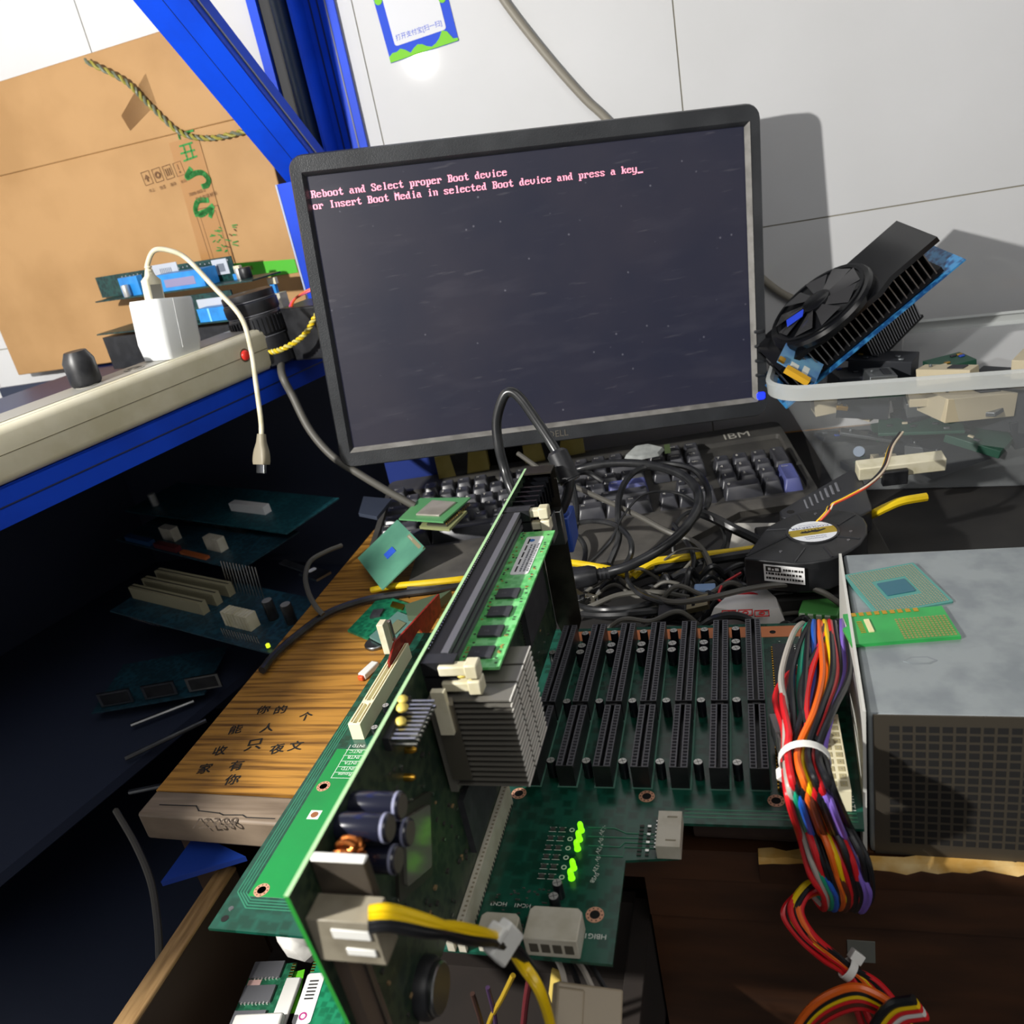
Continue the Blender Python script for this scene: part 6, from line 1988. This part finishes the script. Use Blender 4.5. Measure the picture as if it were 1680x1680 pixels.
# second bundle at the lower right
h2 = thing('wire_bundle', 'orange, black, yellow and red wires arching at the lower right in front of the drawer', 'cable harness', Y(1380, 1640, -60))
for i, c in enumerate(['orange', 'black', 'yellow', 'red', 'brown', 'red']):
    o_ = Vector((i * 0.4, 0, -i * 2.6))
    g = G().tube([Y(1280, 1760, -60) + o_, Y(1305, 1690, -58) + o_, Y(1340, 1645, -58) + o_, Y(1395, 1620, -60) + o_, Y(1440, 1632, -62) + o_, Y(1490, 1670, -66) + o_], 2.0, WM[c], 8)
    obj('wire', g, h2, label=c + ' wire')
for i, c in enumerate(['black', 'yellow', 'red', 'white', 'red']):
    o_ = Vector((i * 1.2, 0, -i * 2.4))
    g = G().tube([Y(1400, 1760, -76) + o_, Y(1430, 1690, -74) + o_, Y(1460, 1650, -74) + o_, Y(1500, 1640, -76) + o_], 2.2, WM[c], 8)
    obj('wire', g, h2, label=c + ' wire')
# bundle from the near end of the upright card
nb = thing('power_lead', 'yellow and black wires with a white tie, plugged into the upright card near the viewer', 'cable harness', X(620, 1515, -108))
def mid(px, py, dist):
    return CAM_C + ray(px, py).normalized() * dist
for i, c in enumerate(['yellow', 'yellow', 'black', 'black']):
    s = -1 if c == 'yellow' else 1
    k = (i % 2) * 2 - 1
    pts = [X(606, 1508 + s * 10 + k * 3, -112), X(640, 1506 + s * 9 + k * 4, -106), X(700, 1520 + s * 6 + k * 4, -98), X(760, 1532 + s * 5 - k * 4, -93), X(824, 1546 + s * 4 + k * 2, -89), X(858, 1578 + (s * -6) + k * 4, -86), X(885, 1625 + k * 3, -83 - s * 3), X(905, 1690, -82 - s * 3), X(915, 1760, -82 - s * 3)]
    g = G().tube(pts, 1.9, WM[c], 8)
    obj('wire', g, nb, label=c + ' wire')
ptie = X(826, 1546, -89)
T = frame(ptie, Vector((0.1, 0.9, 0.4)), Vector((-0.8, 0.3, 0.5)))
g = G(T)
g.T = Matrix.Translation(ptie) @ Matrix.Rotation(math.radians(-30), 4, 'Z') @ Matrix.Rotation(math.radians(20), 4, 'X')
g.bx(-2.6, -6.5, -6, 2.6, 6.5, 6, WHITEP)
g.bx(-3.4, -3.8, 5, 3.4, 3.6, 9, WHITEP)
obj('cable_tie', g, nb, label='white cable tie', bevel=1)
# loose ends under the board
t = thing('white_plug', 'white nylon plug hanging under the front edge of the backplane board', 'plug', Z(960, 1640, -70))
T = frame(Y(962, 1692, -118), Vector((1, .2, -.35)), Vector((-.2, .8, .6)))
g = G(T).bx(-15, -20, -7, 14, 17, 7, mat('grey_white_nylon', '#a3957e', 0.45))
g.bx(-15, -6, 7, -3, 15, 9, mat('grey_white_nylon', '#a3957e', 0.45))
obj('plug_body', g, t, bevel=1.5)
for k in range(4):
    g = G().tube([T @ Vector((-10 + k * 6, 16, 0)), T @ Vector((-14 + k * 5, 26, -6)), T @ Vector((-26 + k * 5, 40, -26))], 1.4, WM['black' if k % 2 else 'grey'], 6)
    obj('lead_wire', g, t)
P = [Y(905, 1590, -96), Y(925, 1598, -96), Y(922, 1610, -98), Y(925, 1628, -100), Y(912, 1668, -104), Y(900, 1630, -100)]
g = G().add(P, [tuple(range(6))], mat('yellow_tag_card', '#cdb45a', 0.6))
g.add([p + Vector((0.2, 0.8, 0)) for p in P], [tuple(range(6))[::-1]], mat('yellow_tag_card', '#cdb45a', 0.6))
obj('yellow_tag', g, label='yellow card tag beside the white nylon plug', cat='tag')
for lab, pts, c, r in (('thin yellow wire slanting down under the backplane board', [(842, 1600), (825, 1635), (806, 1670), (790, 1720)], 'yellow', 1.3), ('dark red wire hanging in the open drawer', [(868, 1610), (862, 1650), (855, 1720)], 'red', 1.6), ('dark wire hanging in the open drawer', [(775, 1630), (790, 1680), (800, 1730)], 'brown', 1.3), ('purple wire hanging in the open drawer', [(800, 1620), (812, 1670), (816, 1730)], 'purple', 1.2)):
    cable('loose_wire', lab, [Y(a, b, -90) for a, b in pts], r, {'yellow': mat('shaded_yellow_wire', '#a08420', 0.5), 'red': mat('shaded_maroon_wire', '#5a1c22', 0.5), 'brown': mat('shaded_brown_wire', '#3a2620', 0.5), 'purple': mat('shaded_purple_wire', '#3d2a48', 0.5)}[c], cat='wire')  # wire colours darkened to paint the dimness of the drawer
RAGM = mat('dark_brown_rag', '#3c2a20', 0.8, hex2='#241812', nscale=40, bump=0.5)
g = G()
cs = [(-36, 3), (-10, 4), (14, 5), (36, 4)]
g.loft([[(x, 2 + 9 * math.cos(a) , DZ + 11 + (rr + 5 + 1.2 * math.sin(3 * a + x)) * math.sin(a)) for a in [2 * math.pi * q / 14 for q in range(14)]] for x, rr in cs], RAGM, smooth=True)
obj('rolled_rag', g, label='dark brown rolled rag under the front edge of the backplane board', cat='rag')
g = G(Matrix.Translation(Z(1328, 1385, DZ + 4)))
for k in range(5):
    g.lathe([(.3, 0), (2.4, 1), (2, 3), (.4, 4)], LABEL, 8, TR(k * 1.5 - 3, (k % 2) * 2, (k % 3) * .8))
obj('paper_crumb', g, label='white paper crumb on the desk edge left of the coloured harness', cat='paper')
g = G().bx(38, -6.8, -128, 52, -6.1, -112, mat('grey_tape_scrap', '#6d6f68', 0.5))
obj('tape_scrap', g, label='small grey scrap of tape stuck on the brown drawer front', cat='tape')

# ------------------------------------------------------------------ things in the open drawer
zd = -150
def drawer_mod(lab, p, q, wdt, chips, flip, z, mB):
    a, b = Z(*p, z), Z(*q, z)
    T = frame(a, b - a, Vector((-(b - a).y, (b - a).x, 0)))
    L = (b - a).length
    t = thing('memory_module', lab, 'memory module', a)
    g = G(T).bx(0, -wdt if flip else 0, 0, L, 0 if flip else wdt, 1.3, mB)
    obj('module_board', g, t)
    g = G(T)
    k = int(L / 2.1)
    for i in range(k):
        if 0.46 * k < i < 0.5 * k: continue
        g.bx(i * 2.1 + .3, -2.6 if flip else 0, 1.3, i * 2.1 + 1.5, 0 if flip else 2.6, 1.5, GOLD)
    obj('gold_contacts', g, t)
    return t, T, L
t, T, L = drawer_mod('green memory module with large grey chips lying in the open drawer', (488, 1582), (452, 1680), 30, 0, True, zd, pcb('drawer_module_green', '#1f5a40', '#2f7a58', 240, 0.35))
T = T
GCH = mat('grey_memory_chip', '#66676b', 0.45)
for k in range(3):
    y0 = -27
    g = G(T).bx(L * (-.02 + k * .42) , -29, 1.3, L * (.26 + k * .42), -8, 3, GCH)
    for i in range(8):
        g.bx(L * (-.02 + k * .42) - .8, -28 + i * 2.5, 1.3, L * (-.02 + k * .42), -27 + i * 2.5, 2, TIN)
        g.bx(L * (.26 + k * .42), -28 + i * 2.5, 1.3, L * (.26 + k * .42) + .8, -27 + i * 2.5, 2, TIN)
    obj('memory_chip', g, t, label='grey memory chip')
g = G(T).bx(L * .28, -29, 1.3, L * .39, -20, 1.6, mat('pink_inspection_sticker', '#e0b8b0', 0.6))
obj('sticker', g, t, label='small pink sticker')
t, T, L = drawer_mod('green memory module with a white barcode label, half behind the upright card', (522, 1560), (475, 1700), 34, 0, False, zd, pcb('drawer_module_green2', '#136a48', '#1f8a60', 240, 0.35))
if True:
    g = G(T)
    c1 = T.inverted() @ Z(508, 1640, zd)
    g.prism(rrect(34, 12, 2, cx=c1.x, cy=c1.y), 1.3, 1.7, LABEL)
    g.ring(1.6, 2.6, 1.7, mat('magenta_ring', '#b0287a', 0.5), 14, Matrix.Translation((c1.x + 12, c1.y, 0)), .1)
    for k in range(6): g.bx(c1.x - 12 + k * 2.4, c1.y - 3, 1.7, c1.x - 11 + k * 2.4, c1.y + 3, 1.8, PRINT)
    obj('barcode_label', g, t, label='white barcode label')
g = G().add([Z(462, 1600, zd - 1), Z(500, 1590, zd - 1), Z(486, 1660, zd - 1), Z(440, 1668, zd - 1)], [(0, 1, 2, 3)], mat('bright_green_card', '#6ad42a', 0.5))
g.add([p + Vector((0, 0, -.8)) for p in g.v], [(3, 2, 1, 0)], mat('bright_green_card', '#6ad42a', 0.5))
obj('green_card', g, label='bright lime green card under the memory modules in the drawer', cat='card')
a, b = Z(482, 1608, zd + 1), Z(452, 1690, zd + 1)
T = frame(a, b - a, Vector((-(b - a).y, (b - a).x, 0)))
g = G(T).bx(0, -4, 0, (b - a).length, 6, 3, mat('white_foam_strip', '#d9d8d2', 0.7))
obj('foam_strip', g, label='white foam strip between the two memory modules in the drawer', cat='foam', bevel=0.8)
a, b = Z(390, 1672, zd + 6), Z(470, 1668, zd + 6)
T = frame(a, b - a, Vector((-(b - a).y, (b - a).x, 0)))
g = G(T).bx(0, -26, 0, (b - a).length, 0, 5, mat('white_foam_strip', '#d9d8d2', 0.7))
obj('foam_block', g, label='white foam block lying across the module with grey chips in the drawer', cat='foam', bevel=1.5)
TIS = mat('white_tissue', '#d6d4ce', 0.8, hex2='#bdbbb5', nscale=60, bump=0.8, bscale=90)
tp = [(448, 1520), (505, 1515), (520, 1560), (500, 1578), (472, 1570), (455, 1545)]
c0 = Z(482, 1545, -75)
g = G()
P = [Z(a, b, -62) for a, b in tp]
ctr = sum(P, Vector()) / 6
g.loft([[tuple(p + Vector((0, 4, -6))) for p in P], [tuple(p) for p in P], [tuple(ctr + (p - ctr) * .6 + Vector((0, -3, 6))) for p in P], [tuple(ctr + (p - ctr) * .2 + Vector((0, -3, 8))) for p in P]], TIS, smooth=True)
obj('tissue', g, label='crumpled white tissue under the near left corner of the backplane board', cat='tissue')
# standoffs: something has to carry the board over the desk
for k, (x, y) in enumerate(((-230, 60), (-230, 140), (-90, 90), (20, 90))):
    g = G().cyl((x, y, DZ), (x, y, BZ - 1.6), 4, STEEL, 12)
    obj('standoff', g, label='short steel standoff under the backplane board', cat='standoff', group='standoffs under the backplane board')
